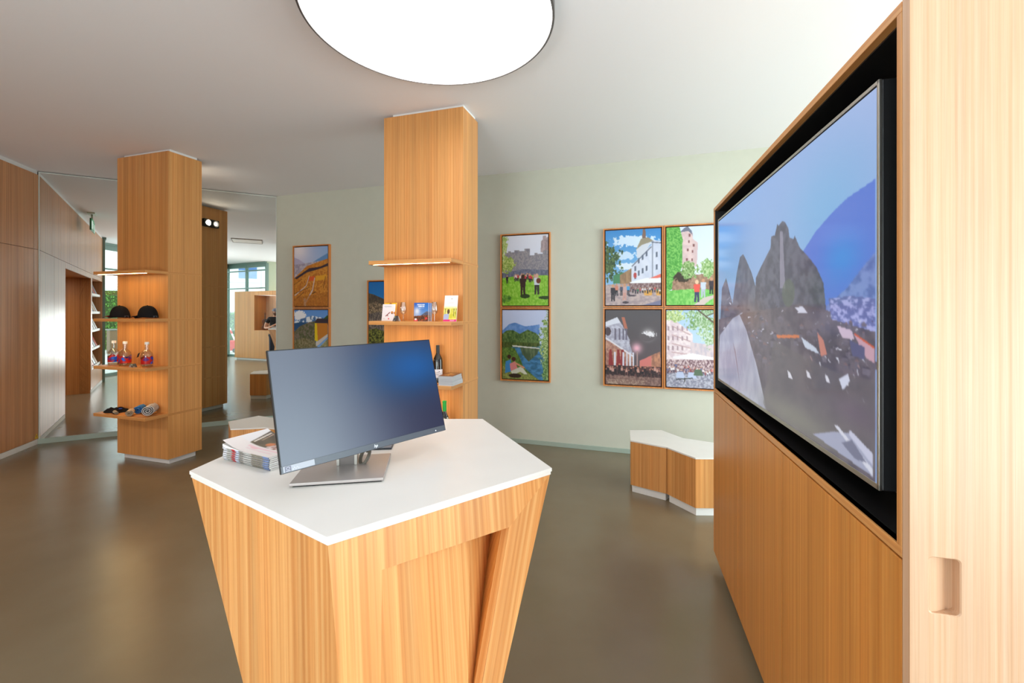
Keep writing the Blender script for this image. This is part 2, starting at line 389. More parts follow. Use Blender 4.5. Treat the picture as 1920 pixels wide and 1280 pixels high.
# ------------------------------------------------------------------ television cabinet
CN = Vector((.8013, .8916, 0)); CA = math.atan2(.2416, .9704)
CLEN = 1.974
c = thing('media_cabinet', 'tall wooden media cabinet with three doors below a black television recess', 'cabinet', CN, -CA)
CD = .52; CH = 2.238; zs = 1.107; zt = 2.218
# local frame: y runs away from the camera along the front, x into the cabinet, front face at x=0
def cb(name, mat, *bx, bevel=.0012, par=None):
    m = MB()
    for x in bx: m.box(*x)
    return m.build(name, mat, par or c, bevel=bevel)
cb('carcass', WZ, (.02, .026, .085, CD, CLEN-.002, zs-.024), (0.002, .026, zt+.001, CD, CLEN, CH), (.30, .05, zs-.02, CD, CLEN-.02, zt), (0.022, CLEN-.02, zs-.02, CD, CLEN-.001, zt))
cb('recess_lining', BLACK, (.004, .047, zs-.021, .30, CLEN-.026, zs), (.02, .047, zt-.004, .30, CLEN-.026, zt+.0005), (.29, .047, zs, .299, CLEN-.026, zt), (.004, CLEN-.03, zs, .30, CLEN-.0255, zt), (.004, .0445, zs, .30, .047, zt))
WR = wood('wood_rail', 'y', off=9)
for z0_, z1_ in ((zs-.022, zs), (zt, CH+.001)): MB().box(0, .0275, z0_, .022, CLEN, z1_).build('frame_rail', WR, c, bevel=.001)
for y0_, y1_ in ((.0275, .0445), (CLEN-.025, CLEN)): MB().box(0, y0_, zs, .022, y1_, zt).build('frame_stile', WZ2, c, bevel=.001)
dz0, dz1 = .075, zs-.027
ys = [CLEN, 1.366, .737, .0262]
# seams at columns 1387 and 1472 of the photo
for a, b in zip(ys, ys[1:]):
    MB().box(0, b+.0022, dz0, .02, a-.0022, dz1).build('door', WDOOR, c, bevel=.001)
cb('plinth', BLACKMAT, (.07, .03, 0, CD-.02, CLEN-.05, .078), bevel=0)
cb('inner_panel', flat('inner_panel_sheen', (92, 84, 82), .35), (.15, .12, zs+.002, .165, .40, zt-.006), bevel=.001)  # black board, its greyish reflection put into the base colour
cb('cable_box', DARKPL, (.12, .13, zs+.001, .149, .19, zs+.13), bevel=.003)
# end panel with routed finger pull: x 0..CD, slab y 0..0.024
ep = MB(); yf = 0.0; hx0, hx1, hz0, hz1, hr = .0306, .0858, .993, 1.108, .009
def rr(x0, z0, x1, z1, r, n=6):
    pts = []
    for (cx_, cz_, a0) in ((x1-r, z1-r, 0), (x0+r, z1-r, 90), (x0+r, z0+r, 180), (x1-r, z0+r, 270)):
        for k in range(n+1):
            a = math.radians(a0+90*k/n); pts.append((cx_+r*math.cos(a), cz_+r*math.sin(a)))
    return pts
inner = rr(hx0, hz0, hx1, hz1, hr); ox0, ox1, oz0, oz1 = .0, .14, .9, 1.2
mxc, mzc = (hx0+hx1)/2, (hz0+hz1)/2
outer = []
for (x, z) in inner:                                 # push each point out to the block border
    dx, dz = x-mxc, z-mzc
    kx = ((ox1 if dx > 0 else ox0)-mxc)/dx if abs(dx) > 1e-9 else 1e9
    kz = ((oz1 if dz > 0 else oz0)-mzc)/dz if abs(dz) > 1e-9 else 1e9
    k = min(kx, kz); outer.append((mxc+dx*k, mzc+dz*k))
lipi = rr(hx0+.002, hz0+.002, hx1-.002, hz1-.002, hr-.001)
lo, li, ll = [(x, 0, z) for x, z in outer], [(x, 0, z) for x, z in inner], [(x, .002, z) for x, z in lipi]
ep.loft([lo, li, ll], cap=False)
cz = []
def corner(cx_, cz_):                                # fill triangles between ring border and block corners
    near = sorted(range(len(outer)), key=lambda i: (outer[i][0]-cx_)**2+(outer[i][1]-cz_)**2)[:1]
    return near
for (cx_, cz_) in ((ox1, oz1), (ox0, oz1), (ox0, oz0), (ox1, oz0)):
    a = [i for i in range(len(outer)) if abs(outer[i][0]-cx_) < 1e-6]; b = [i for i in range(len(outer)) if abs(outer[i][1]-cz_) < 1e-6]
    ia = min(a, key=lambda i: abs(outer[i][1]-cz_)); ib = min(b, key=lambda i: abs(outer[i][0]-cx_))
    ep.quad((outer[ia][0], 0, outer[ia][1]), (cx_, 0, cz_), (outer[ib][0], 0, outer[ib][1]))
for x0, x1, z0, z1 in ((0, CD, 0, oz0), (0, CD, oz1, CH+.004), (ox1, CD, oz0, oz1)):
    ep.quad((x0, 0, z0), (x1, 0, z0), (x1, 0, z1), (x0, 0, z1))
for a, b in (((0, 0), (0, CH+.004)), ):
    ep.quad((0, 0, 0), (0, .024, 0), (0, .024, CH+.004), (0, 0, CH+.004)); ep.quad((CD, 0, 0), (CD, .024, 0), (CD, .024, CH+.004), (CD, 0, CH+.004))
ep.quad((0, .024, 0), (CD, .024, 0), (CD, .024, CH+.004), (0, .024, CH+.004)); ep.quad((0, 0, CH+.004), (CD, 0, CH+.004), (CD, .024, CH+.004), (0, .024, CH+.004)); ep.quad((0, 0, 0), (CD, 0, 0), (CD, .024, 0), (0, .024, 0))
epo = ep.build('end_panel', WLIT, c, fix=False)
fp = MB(); dep = lambda x: .003+.0195*min(1, max(0, (x-hx0)/(hx1-hx0-.012)))**1.5
fp.loft([ll, [(x, dep(x), z) for x, z in lipi]], cap=False)
n = 14
for k in range(n):
    xa = hx0+.002+(hx1-hx0-.004)*k/n; xb = hx0+.002+(hx1-hx0-.004)*(k+1)/n
    fp.quad((xa, dep(xa), hz0+.002), (xb, dep(xb), hz0+.002), (xb, dep(xb), hz1-.002), (xa, dep(xa), hz1-.002))
fp.build('finger_pull', WLIT, epo, fix=False)

# ------------------------------------------------------------------ painter for printed pictures and screens
def fbm(w, h, sx, sy, seed, octs=4):
    rng = np.random.default_rng(seed); out = np.zeros((h, w)); amp = 1; tot = 0
    for o_ in range(octs):
        gx, gy = max(2, int(sx*2**o_)), max(2, int(sy*2**o_)); gr = rng.random((gy+2, gx+2))
        X = np.linspace(0, gx, w); Y = np.linspace(0, gy, h); xi = X.astype(int); yi = Y.astype(int); fx = X-xi; fy = Y-yi
        fx = fx*fx*(3-2*fx); fy = fy*fy*(3-2*fy)
        a = gr[np.ix_(yi, xi)]; b = gr[np.ix_(yi, xi+1)]; c_ = gr[np.ix_(yi+1, xi)]; d = gr[np.ix_(yi+1, xi+1)]
        out += amp*((a*(1-fx)+b*fx)*(1-fy)[:, None]+(c_*(1-fx)+d*fx)*fy[:, None]); tot += amp; amp *= .55
    return out/tot
class Art:
    def __init__(s, w, h, conv): s.w, s.h = w, h; s.c = np.zeros((h, w, 3)); s.conv = conv; s.Y, s.X = np.mgrid[0:h, 0:w]
    def mask(s, pts, conv=True):
        p = [s.conv(*q) if conv else q for q in pts]; p = [(x*(s.w-1), y*(s.h-1)) for x, y in p]
        m = np.zeros((s.h, s.w), bool); X, Y = s.X, s.Y+.01
        for i in range(len(p)):
            (x0, y0), (x1, y1) = p[i], p[(i+1) % len(p)]
            if abs(y1-y0) < 1e-9: continue
            m ^= ((y0 > Y) != (y1 > Y)) & (X < (x1-x0)*(Y-y0)/(y1-y0)+x0)
        return m
    def grad(s, a, b, a2=None, b2=None):
        t_ = np.linspace(0, 1, s.h)[:, None, None]; l = np.array(a)*(1-t_)+np.array(b)*t_
        if a2 is not None:
            r = np.array(a2)*(1-t_)+np.array(b2)*t_; u = np.linspace(0, 1, s.w)[None, :, None]; s.c[:] = l*(1-u)+r*u
        else: s.c[:] = l
        return s
    def put(s, m, col, col2=None, sx=20, sy=20, seed=1, lo=.35, hi=.65, op=1):
        col = np.array(col, float)
        if col2 is None: v = np.broadcast_to(col, s.c.shape)
        else:
            n_ = np.clip((fbm(s.w, s.h, sx, sy, seed)-lo)/(hi-lo), 0, 1)[..., None]; v = col*(1-n_)+np.array(col2, float)*n_
        s.c[m] = s.c[m]*(1-op)+v[m]*op; return s
    def poly(s, pts, col, *a, **k): return s.put(s.mask(pts), col, *a, **k)
    def ell(s, x, y, rx, ry, col, *a, rag=0, seed=5, **k):
        (ax, ay), (bx, by) = s.conv(x-rx, y-ry), s.conv(x+rx, y+ry); cx_, cy_ = (ax+bx)/2*(s.w-1), (ay+by)/2*(s.h-1); rx_, ry_ = abs(bx-ax)/2*(s.w-1)+1e-6, abs(by-ay)/2*(s.h-1)+1e-6
        d = ((s.X-cx_)/rx_)**2+((s.Y-cy_)/ry_)**2
        if rag: d = d+rag*(fbm(s.w, s.h, 26, 26, seed)-.5)*4
        return s.put(d < 1, col, *a, seed=seed, **k)
    def glow(s, x, y, r, col, op=1):
        (ax, ay), (bx, by) = s.conv(x, y), s.conv(x+r, y+r); g_ = np.exp(-(((s.X-ax*(s.w-1))/abs((bx-ax)*(s.w-1)))**2+((s.Y-ay*(s.h-1))/abs((by-ay)*(s.h-1)))**2))[..., None]*op
        s.c = s.c*(1-g_)+np.array(col)*g_; return s
    def line(s, x0, y0, x1, y1, wd, col):
        d = math.hypot(x1-x0, y1-y0)+1e-9; nx, ny = -(y1-y0)/d*wd/2, (x1-x0)/d*wd/2
        return s.poly([(x0+nx, y0+ny), (x1+nx, y1+ny), (x1-nx, y1-ny), (x0-nx, y0-ny)], col)
    def person(s, x, y, h, top, low=(40, 40, 50), skin=(200, 150, 120)):  # feet at (x,y)
        s.poly([(x-h*.11, y-h*.5), (x+h*.11, y-h*.5), (x+h*.12, y), (x+h*.03, y), (x, y-h*.4), (x-h*.04, y), (x-h*.12, y)], low)
        s.poly([(x-h*.15, y-h*.8), (x+h*.15, y-h*.8), (x+h*.13, y-h*.45), (x-h*.13, y-h*.45)], top)
        s.ell(x, y-h*.9, h*.085, h*.1, skin); return s
    def mesh(s, name, o, ax, ay, mat, parent):      # o: top-left, ax: right, ay: down
        o, ax, ay = np.array(o), np.array(ax), np.array(ay); U, V = np.meshgrid(np.linspace(0, 1, s.w), np.linspace(0, 1, s.h))
        co = o+U[..., None]*ax+V[..., None]*ay; me = bpy.data.meshes.new(name); nv = s.w*s.h
        i = (np.arange(s.h-1)[:, None]*s.w+np.arange(s.w-1)[None, :]).ravel(); fc = np.column_stack([i, i+s.w, i+s.w+1, i+1])
        me.vertices.add(nv); me.vertices.foreach_set('co', co.reshape(-1).astype('f4'))
        me.loops.add(fc.size); me.loops.foreach_set('vertex_index', fc.ravel().astype('i4'))
        me.polygons.add(len(fc)); me.polygons.foreach_set('loop_start', np.arange(0, fc.size, 4, dtype='i4')); me.polygons.foreach_set('loop_total', np.full(len(fc), 4, 'i4'))
        me.update(calc_edges=True)
        at = me.attributes.new('print', 'FLOAT_COLOR', 'POINT'); k_ = s.c; k_ = np.pad(k_, ((1, 1), (1, 1), (0, 0)), mode='edge'); k_ = (k_[1:-1, 1:-1]*4+k_[:-2, 1:-1]+k_[2:, 1:-1]+k_[1:-1, :-2]+k_[1:-1, 2:])/8; s.c = k_; rgba = np.ones((nv, 4)); rgba[:, :3] = lin(np.clip(s.c, 0, 255).reshape(-1, 3))
        at.data.foreach_set('color', rgba.ravel().astype('f4')); me.materials.append(mat)
        ob = bpy.data.objects.new(name, me); COL.objects.link(ob); ob.parent = parent; return ob
PRINT = attr_mat('photo_print', .4)
rnd = random.Random(4)

# television: near-flush in the recess
XL, YL, XR, YR, TT, TBm = 1.2209, 2.625, .8456, 1.0201, 2.131, 1.182
def tvc(px, py):
    a = (px-CX)/F; u = (a*YL-XL)/((XR-XL)-a*(YR-YL)); Y = YL+(YR-YL)*u; return (u, (TT-(EYE+(HY-py)/F*Y))/(TT-TBm))
tv = thing('television', 'large flat television with thin silver frame showing a castle hill above a town', 'television', (XR, YR, 0))
td = Vector((XL-XR, YL-YR, 0)); tl = td.length; td.normalize(); tn = Vector((-td.y, td.x, 0))       # tn towards the room
b0 = Vector((0, 0, TBm)); HT = TT-TBm
MB().obox(b0-tn*.05, td*tl, tn*.044, (0, 0, HT)).build('housing', DARKPL, tv, bevel=.003)
m = MB(); fw = .009
m.obox(b0-tn*.006, td*tl, tn*.006, (0, 0, fw+.004)).obox(b0-tn*.006+Vector((0, 0, HT-fw)), td*tl, tn*.006, (0, 0, fw))
m.obox(b0-tn*.006, td*fw, tn*.006, (0, 0, HT)).obox(b0-tn*.006+td*(tl-fw), td*fw, tn*.006, (0, 0, HT))
m.build('silver_frame', ALU, tv, bevel=.0008)
MB().obox(b0-tn*.006+td*fw+Vector((0, 0, fw)), td*(tl-2*fw), tn*.003, (0, 0, HT-2*fw)).build('screen_border', BLACKMAT, tv)
A = Art(460, 300, tvc)
A.grad((112, 160, 222), (160, 184, 200), (168, 186, 230), (140, 172, 228))
A.glow(1550, 400, 120, (128, 182, 226), .8); A.glow(1400, 640, 90, (190, 170, 160), .8); A.glow(1390, 560, 50, (150, 180, 220), .5)
A.poly([(1505, 470), (1530, 430), (1560, 395), (1590, 365), (1645, 327), (1645, 660), (1520, 660)], (98, 128, 214))
A.glow(1580, 480, 40, (74, 150, 224), .8)
A.put(A.mask([(1550, 575), (1590, 540), (1620, 500), (1645, 470), (1645, 640), (1550, 640)]), (96, 116, 178), (128, 148, 206), 60, 60, 3)
cas = [(1412, 640), (1416, 520), (1425, 500), (1440, 470), (1444, 462), (1445, 440), (1452, 438), (1457, 415), (1459, 420), (1466, 410), (1471, 412), (1478, 425), (1480, 442), (1488, 445), (1490, 438), (1494, 448), (1500, 462), (1508, 470), (1520, 484), (1532, 500), (1545, 530), (1550, 580), (1552, 640)]
A.poly([(1348, 620), (1352, 540), (1360, 520), (1372, 570), (1380, 510), (1386, 480), (1392, 474), (1398, 486), (1408, 510), (1418, 545), (1420, 640)], (112, 116, 134), (92, 96, 116), 40, 30, 5)
A.poly(cas, (106, 106, 124), (84, 84, 102), 50, 40, 6)
A.poly([(1462, 430), (1467, 430), (1472, 540), (1462, 540)], (160, 156, 176), op=.7)
A.poly([(1345, 600), (1380, 590), (1440, 580), (1500, 570), (1560, 585), (1645, 575), (1645, 920), (1500, 870), (1345, 725)], (112, 104, 116), (92, 86, 100), 30, 26, 8)
A.put(A.mask([(1555, 560), (1600, 555), (1645, 560), (1645, 625), (1560, 600)]), (104, 112, 170), (170, 174, 226), 90, 110, 9, .45, .6)
A.ell(1478, 550, 12, 26, (100, 110, 98), op=.6); A.glow(1400, 590, 30, (150, 120, 110), .5)
for k in range(80):                                  # house walls and roofs of the town, falling away to the right
    x = rnd.uniform(1356, 1640); y = rnd.uniform(575, 680)+(x-1345)*.12; w_ = rnd.uniform(4, 11); h_ = rnd.uniform(6, 16); t_ = rnd.uniform(-10, 14)
    A.poly([(x, y), (x+w_, y+w_*.25), (x+w_, y+h_), (x, y+h_*.9)], (104+t_, 98+t_, 114+t_)); A.poly([(x-1, y), (x+w_*.5, y-4), (x+w_+1, y+w_*.25)], rnd.choice([(84, 78, 94), (120, 112, 128), (128, 106, 112)]))
for k in range(70):
    x = rnd.uniform(1352, 1640); y = rnd.uniform(560, 640)+(x-1345)*.15; s_ = rnd.uniform(1, 3)
    A.line(x, y, x+s_*2, y-s_+rnd.uniform(-3, 5), rnd.uniform(.8, 1.8), rnd.choice([(196, 200, 220), (150, 150, 170), (224, 226, 240), (74, 70, 86)]))
for k in range(26):
    x = rnd.uniform(1440, 1640); y = 660+rnd.random()**2*90+(x-1440)*.1
    A.line(x, y, x+rnd.uniform(2, 5), y+rnd.uniform(4, 12), rnd.uniform(1, 2), rnd.choice([(210, 212, 226), (134, 130, 144), (170, 140, 140), (84, 80, 94)]))
A.poly([(1348, 630), (1372, 598), (1385, 590), (1398, 620), (1418, 690), (1440, 790), (1345, 712)], (176, 178, 196), (158, 160, 182), 30, 10, 11)
A.poly([(1372, 640), (1378, 660), (1388, 740), (1390, 750), (1380, 690)], (130, 118, 134), op=.6)
A.poly([(1430, 760), (1450, 640), (1560, 700), (1645, 720), (1645, 900), (1440, 790)], (112, 106, 112), (102, 98, 106), 12, 12, 12, op=.7)
A.glow(1490, 790, 90, (130, 128, 122), .9); A.glow(1600, 780, 50, (106, 92, 112), .6)
A.poly([(1455, 630), (1498, 630), (1499, 636), (1457, 636)], (206, 122, 84)); A.poly([(1502, 634), (1530, 655), (1538, 668), (1510, 655)], (196, 206, 224)); A.poly([(1533, 625), (1545, 640), (1552, 668), (1540, 672)], (196, 132, 122))
A.poly([(1490, 577), (1505, 575), (1515, 588), (1500, 588)], (206, 208, 226)); A.poly([(1570, 612), (1600, 622), (1605, 640), (1582, 636)], (206, 186, 206))
A.poly([(1602, 628), (1643, 656), (1643, 686), (1628, 676)], (198, 160, 176)); A.line(1604, 628, 1643, 656, 3, (206, 96, 72)); A.poly([(1595, 640), (1625, 655), (1625, 680), (1600, 670)], (96, 96, 132))
for (x, y) in ((1476, 698), (1512, 698), (1548, 706), (1584, 712)): A.poly([(x, y), (x+6, y+6), (x+10, y+18), (x+2, y+14)], (216, 216, 228))
A.poly([(1575, 716), (1592, 706), (1596, 720), (1582, 738)], (206, 210, 230))
A.poly([(1525, 822), (1565, 818), (1600, 822), (1640, 870), (1641, 908)], (164, 168, 192)); A.poly([(1566, 806), (1572, 806), (1640, 892), (1640, 906)], (212, 214, 228)); A.poly([(1596, 815), (1640, 862), (1640, 885), (1594, 824)], (196, 198, 220))
A.poly([(1580, 840), (1600, 835), (1628, 880), (1606, 872)], (120, 122, 146))
A.mesh('screen', tuple(b0+td*(tl-fw-.004)-tn*.002+Vector((0, 0, HT-fw-.004))), tuple(-td*(tl-2*fw-.008)), (0, 0, -(HT-2*fw-.008)), attr_mat('lit_screen', .12, .47, .25), tv)

# ------------------------------------------------------------------ framed pictures on the green wall
def s_of(px, d=.04):
    a = (px-CX)/F; o_ = G0-VD*d; return (a*o_.y-o_.x)/(UX-a*UY)
def picture(px0, px1, zt_, zb_, y0, y1, paint, label, name='framed_photo'):
    s0, s1 = s_of(px0), s_of(px1); r = thing(name, label, 'picture', GW((s0+s1)/2, 0, zb_), -TH, 'framed photographs on the sage wall')
    w, h_ = s1-s0, zt_-zb_; D = .04; fwd = .013
    m = MB().box(-w/2, -D, 0, w/2, -.001, fwd).box(-w/2, -D, h_-fwd, w/2, -.001, h_).box(-w/2, -D, fwd, -w/2+fwd, -.001, h_-fwd).box(w/2-fwd, -D, fwd, w/2, -.001, h_-fwd)
    m.build('frame', wood('wood_picture_frame', 'z', a=(214, 132, 66), b=(226, 150, 84), dark=(200, 112, 50), off=15), r, bevel=.001)
    g2 = fwd+.012
    MB().box(-w/2+fwd, -.012, fwd, w/2-fwd, -.002, h_-fwd).build('backing', flat('shadow_gap', (86, 50, 34), .8), r)
    MB().box(-w/2+g2, -.034, g2, w/2-g2, -.012, h_-g2).build('canvas', flat('canvas_edge', (120, 110, 110), .8), r)
    wpx = px1-px0; X0 = px0+wpx*g2/w; X1 = px1-wpx*g2/w; Y0, Y1 = y0+(y1-y0)*g2/h_, y1-(y1-y0)*g2/h_
    A_ = Art(130, int(130*(h_/w)), lambda x, y: ((x-X0)/(X1-X0), (y-Y0)/(Y1-Y0)))
    paint(A_); A_.mesh('photo_print', (-w/2+g2, -.0345, h_-g2), (w-2*g2, 0, 0), (0, 0, -(h_-2*g2)), PRINT, r); return r
Z1, Z2, Z3 = 2.505, 1.62, .745
def p_vine(A):
    A.grad((196, 190, 214), (206, 200, 214), (140, 172, 220), (190, 200, 222)); A.glow(560, 470, 18, (236, 226, 232), .9)
    A.poly([(549, 482), (560, 487), (575, 497), (549, 500)], (178, 170, 198)); A.poly([(585, 494), (600, 485), (613, 478), (618, 480), (618, 500), (585, 500)], (96, 140, 192))
    A.poly([(549, 497), (580, 494), (618, 488), (618, 520), (549, 530)], (150, 140, 160), (190, 180, 190), 30, 30, 2)
    A.poly([(549, 524), (575, 500), (600, 492), (618, 486), (618, 600), (549, 600)], (206, 140, 58), (186, 112, 44), 24, 30, 3)
    A.poly([(552, 522), (580, 504), (600, 502), (618, 494), (618, 500), (595, 507), (575, 512), (556, 524)], (60, 50, 62))
    A.poly([(549, 545), (565, 528), (590, 515), (618, 506), (618, 600), (549, 600)], (214, 146, 60), (176, 104, 44), 40, 40, 4)
    A.poly([(580, 520), (590, 519), (589, 528), (579, 528)], (216, 92, 50)); A.poly([(592, 519), (612, 517), (610, 526), (591, 528)], (224, 160, 50))
    for a in ((552, 555, 574, 537, 1.6), (574, 537, 580, 518, 1.2), (590, 522, 586, 545, 1.5), (586, 545, 572, 570, 2.2), (571, 560, 572, 576, 4)): A.line(*a, (206, 190, 190))
    for a in ((549, 552, 580, 540, 1), (585, 552, 592, 548, 2), (566, 524, 549, 536, 1), (610, 520, 606, 542, 1), (550, 566, 570, 548, 1)): A.line(*a, (110, 70, 40))
    A.put(A.mask([(549, 560), (618, 548), (618, 600), (549, 600)]), (190, 118, 52), (150, 90, 40), 60, 60, 8, op=.6)
def p_chapel(A):
    A.grad((96, 146, 214), (150, 190, 230)); A.ell(562, 592, 12, 9, (240, 240, 246), rag=.5, seed=3)
    A.poly([(549, 604), (565, 598), (585, 592), (618, 598), (618, 625), (549, 625)], (70, 110, 160), (226, 232, 240), 18, 14, 4, .45, .55)
    A.poly([(549, 607), (565, 604), (580, 606), (570, 618), (549, 620)], (40, 84, 130))
    A.poly([(549, 625), (562, 612), (580, 604), (592, 602), (592, 700), (549, 700)], (132, 118, 108), (84, 92, 60), 30, 40, 6)
    A.poly([(606, 598), (612, 592), (618, 590), (618, 604)], (60, 90, 50)); A.poly([(590, 605), (594, 597), (618, 598), (618, 606), (612, 610), (592, 606)], (62, 56, 66))
    A.poly([(592, 606), (614, 606), (614, 632), (594, 642)], (196, 124, 50)); A.poly([(590, 606), (594, 606), (596, 642), (590, 638)], (232, 200, 40))
    A.poly([(549, 640), (570, 634), (590, 640), (600, 660), (549, 660)], (100, 96, 62), (150, 140, 110), 50, 40, 7); A.poly([(592, 642), (616, 624), (616, 629), (598, 646), (592, 650)], (206, 200, 196))
    A.poly([(600, 650), (618, 630), (618, 700), (600, 700)], (120, 120, 80), (180, 170, 130), 50, 50, 9)
def p_town(A):
    A.grad((10, 104, 178), (60, 150, 214)); A.poly([(689, 549), (700, 552), (718, 560), (760, 590), (760, 660), (689, 660)], (62, 58, 56), (88, 80, 66), 60, 30, 2)
    A.put(A.mask([(689, 570), (705, 566), (760, 590), (760, 640), (689, 620)]), (82, 72, 60), (176, 152, 122), 80, 60, 3, .45, .62)
    A.poly([(689, 590), (710, 585), (760, 600), (760, 640), (689, 640)], (70, 66, 70), (140, 126, 112), 40, 30, 4)
    A.poly([(689, 620), (705, 616), (720, 622), (760, 620), (760, 670), (689, 670)], (34, 40, 26), (136, 140, 62), 50, 50, 5)
def p_castle(A):
    A.grad((226, 228, 244), (206, 214, 240))
    w_ = [(947, 474), (953, 474), (953, 471), (958, 471), (958, 473), (965, 473), (965, 470), (974, 470), (974, 472), (984, 472), (984, 468), (994, 468), (994, 480), (1003, 480), (1003, 476), (1008, 476), (1008, 478), (1018, 478), (1018, 473), (1034, 472), (1034, 524), (941, 524)]
    A.poly([(1014, 475), (1015, 455), (1018, 452), (1018, 445), (1024, 445), (1024, 449), (1034, 446), (1034, 480)], (178, 160, 164), (150, 134, 140), 30, 30, 2)
    A.poly(w_, (128, 126, 140), (160, 154, 158), 60, 60, 3); A.poly([(941, 512), (980, 505), (1034, 508), (1034, 524), (941, 524)], (92, 96, 120), (120, 124, 144), 40, 30, 4)
    A.ell(948, 495, 17, 15, (120, 150, 60), (196, 206, 130), 60, 60, rag=.6, seed=6); A.ell(942, 460, 10, 22, (150, 176, 90), (206, 216, 160), 60, 60, rag=.6, seed=7)
    A.poly([(941, 521), (985, 516), (1034, 518), (1034, 575), (941, 575)], (116, 180, 44), (156, 204, 80), 40, 40, 8); A.ell(950, 560, 9, 7, (60, 110, 36), (110, 160, 60), rag=.6); A.ell(985, 555, 9, 4, (40, 66, 26)); A.ell(1022, 558, 12, 3, (44, 70, 30))
    for k in range(16): A.person(965+k*2.6+rnd.uniform(-1, 1), 524+rnd.uniform(0, 5), rnd.uniform(10, 14), rnd.choice([(190, 60, 70), (220, 200, 200), (60, 50, 60), (200, 150, 150)]), (50, 44, 60))
    A.person(951, 531, 15, (50, 40, 50)); A.person(981, 553, 38, (58, 36, 36), (52, 32, 34), (60, 40, 30)); A.person(1007, 552, 38, (206, 212, 226), (50, 44, 52), (210, 170, 150)); A.ell(1010, 527, 4, 5, (110, 56, 40)); A.person(994, 530, 16, (200, 60, 70))
def p_lake(A):
    A.grad((196, 206, 240), (170, 196, 236)); A.poly([(941, 619), (955, 606), (966, 603), (985, 610), (1000, 608), (1012, 606), (1012, 625), (941, 625)], (86, 130, 196), (110, 150, 210), 20, 20, 2)
    A.poly([(941, 625), (950, 618), (962, 617), (975, 624), (990, 616), (1005, 622), (1012, 628), (1012, 650), (941, 650)], (54, 84, 42), (104, 130, 70), 50, 40, 3)
    A.poly([(960, 645), (1034, 642), (1034, 715), (960, 715)], (46, 96, 130), (70, 130, 180), 10, 30, 4); A.poly([(975, 648), (1012, 648), (1008, 660), (992, 675), (980, 662)], (66, 84, 60), (96, 112, 80), 30, 14, 5)
    A.poly([(941, 640), (1012, 640), (1012, 647), (941, 650)], (48, 70, 30), (86, 100, 46), 40, 20, 6); A.poly([(960, 645), (1012, 649), (1012, 651), (962, 648)], (206, 206, 200))
    A.poly([(941, 650), (965, 650), (975, 668), (982, 685), (1000, 700), (1018, 714), (941, 714)], (110, 140, 60), (64, 96, 40), 50, 40, 7); A.poly([(941, 684), (980, 690), (1022, 714), (941, 714)], (150, 156, 84), (110, 120, 60), 40, 40, 8)
    A.ell(1026, 640, 13, 42, (84, 124, 50), (196, 210, 160), 70, 90, rag=.8, seed=9); A.ell(1030, 585, 6, 12, (110, 140, 90), (190, 200, 200), 60, 60, rag=.8, seed=10); A.ell(1026, 690, 9, 24, (70, 110, 60), (150, 180, 120), 60, 60, rag=.8, seed=12)
    A.poly([(948, 676), (958, 672), (960, 694), (947, 698)], (60, 130, 190)); A.ell(955, 667, 3.6, 4, (60, 34, 30)); A.ell(963.5, 671, 4, 4, (70, 36, 30)); A.poly([(956, 680), (966, 675), (972, 690), (958, 694)], (214, 130, 130)); A.line(966, 678, 984, 687, 3, (206, 140, 110)); A.poly([(958, 694), (976, 685), (982, 688), (990, 699), (984, 699), (976, 694), (962, 702)], (206, 206, 190)); A.ell(966, 702, 12, 4, (50, 36, 30))
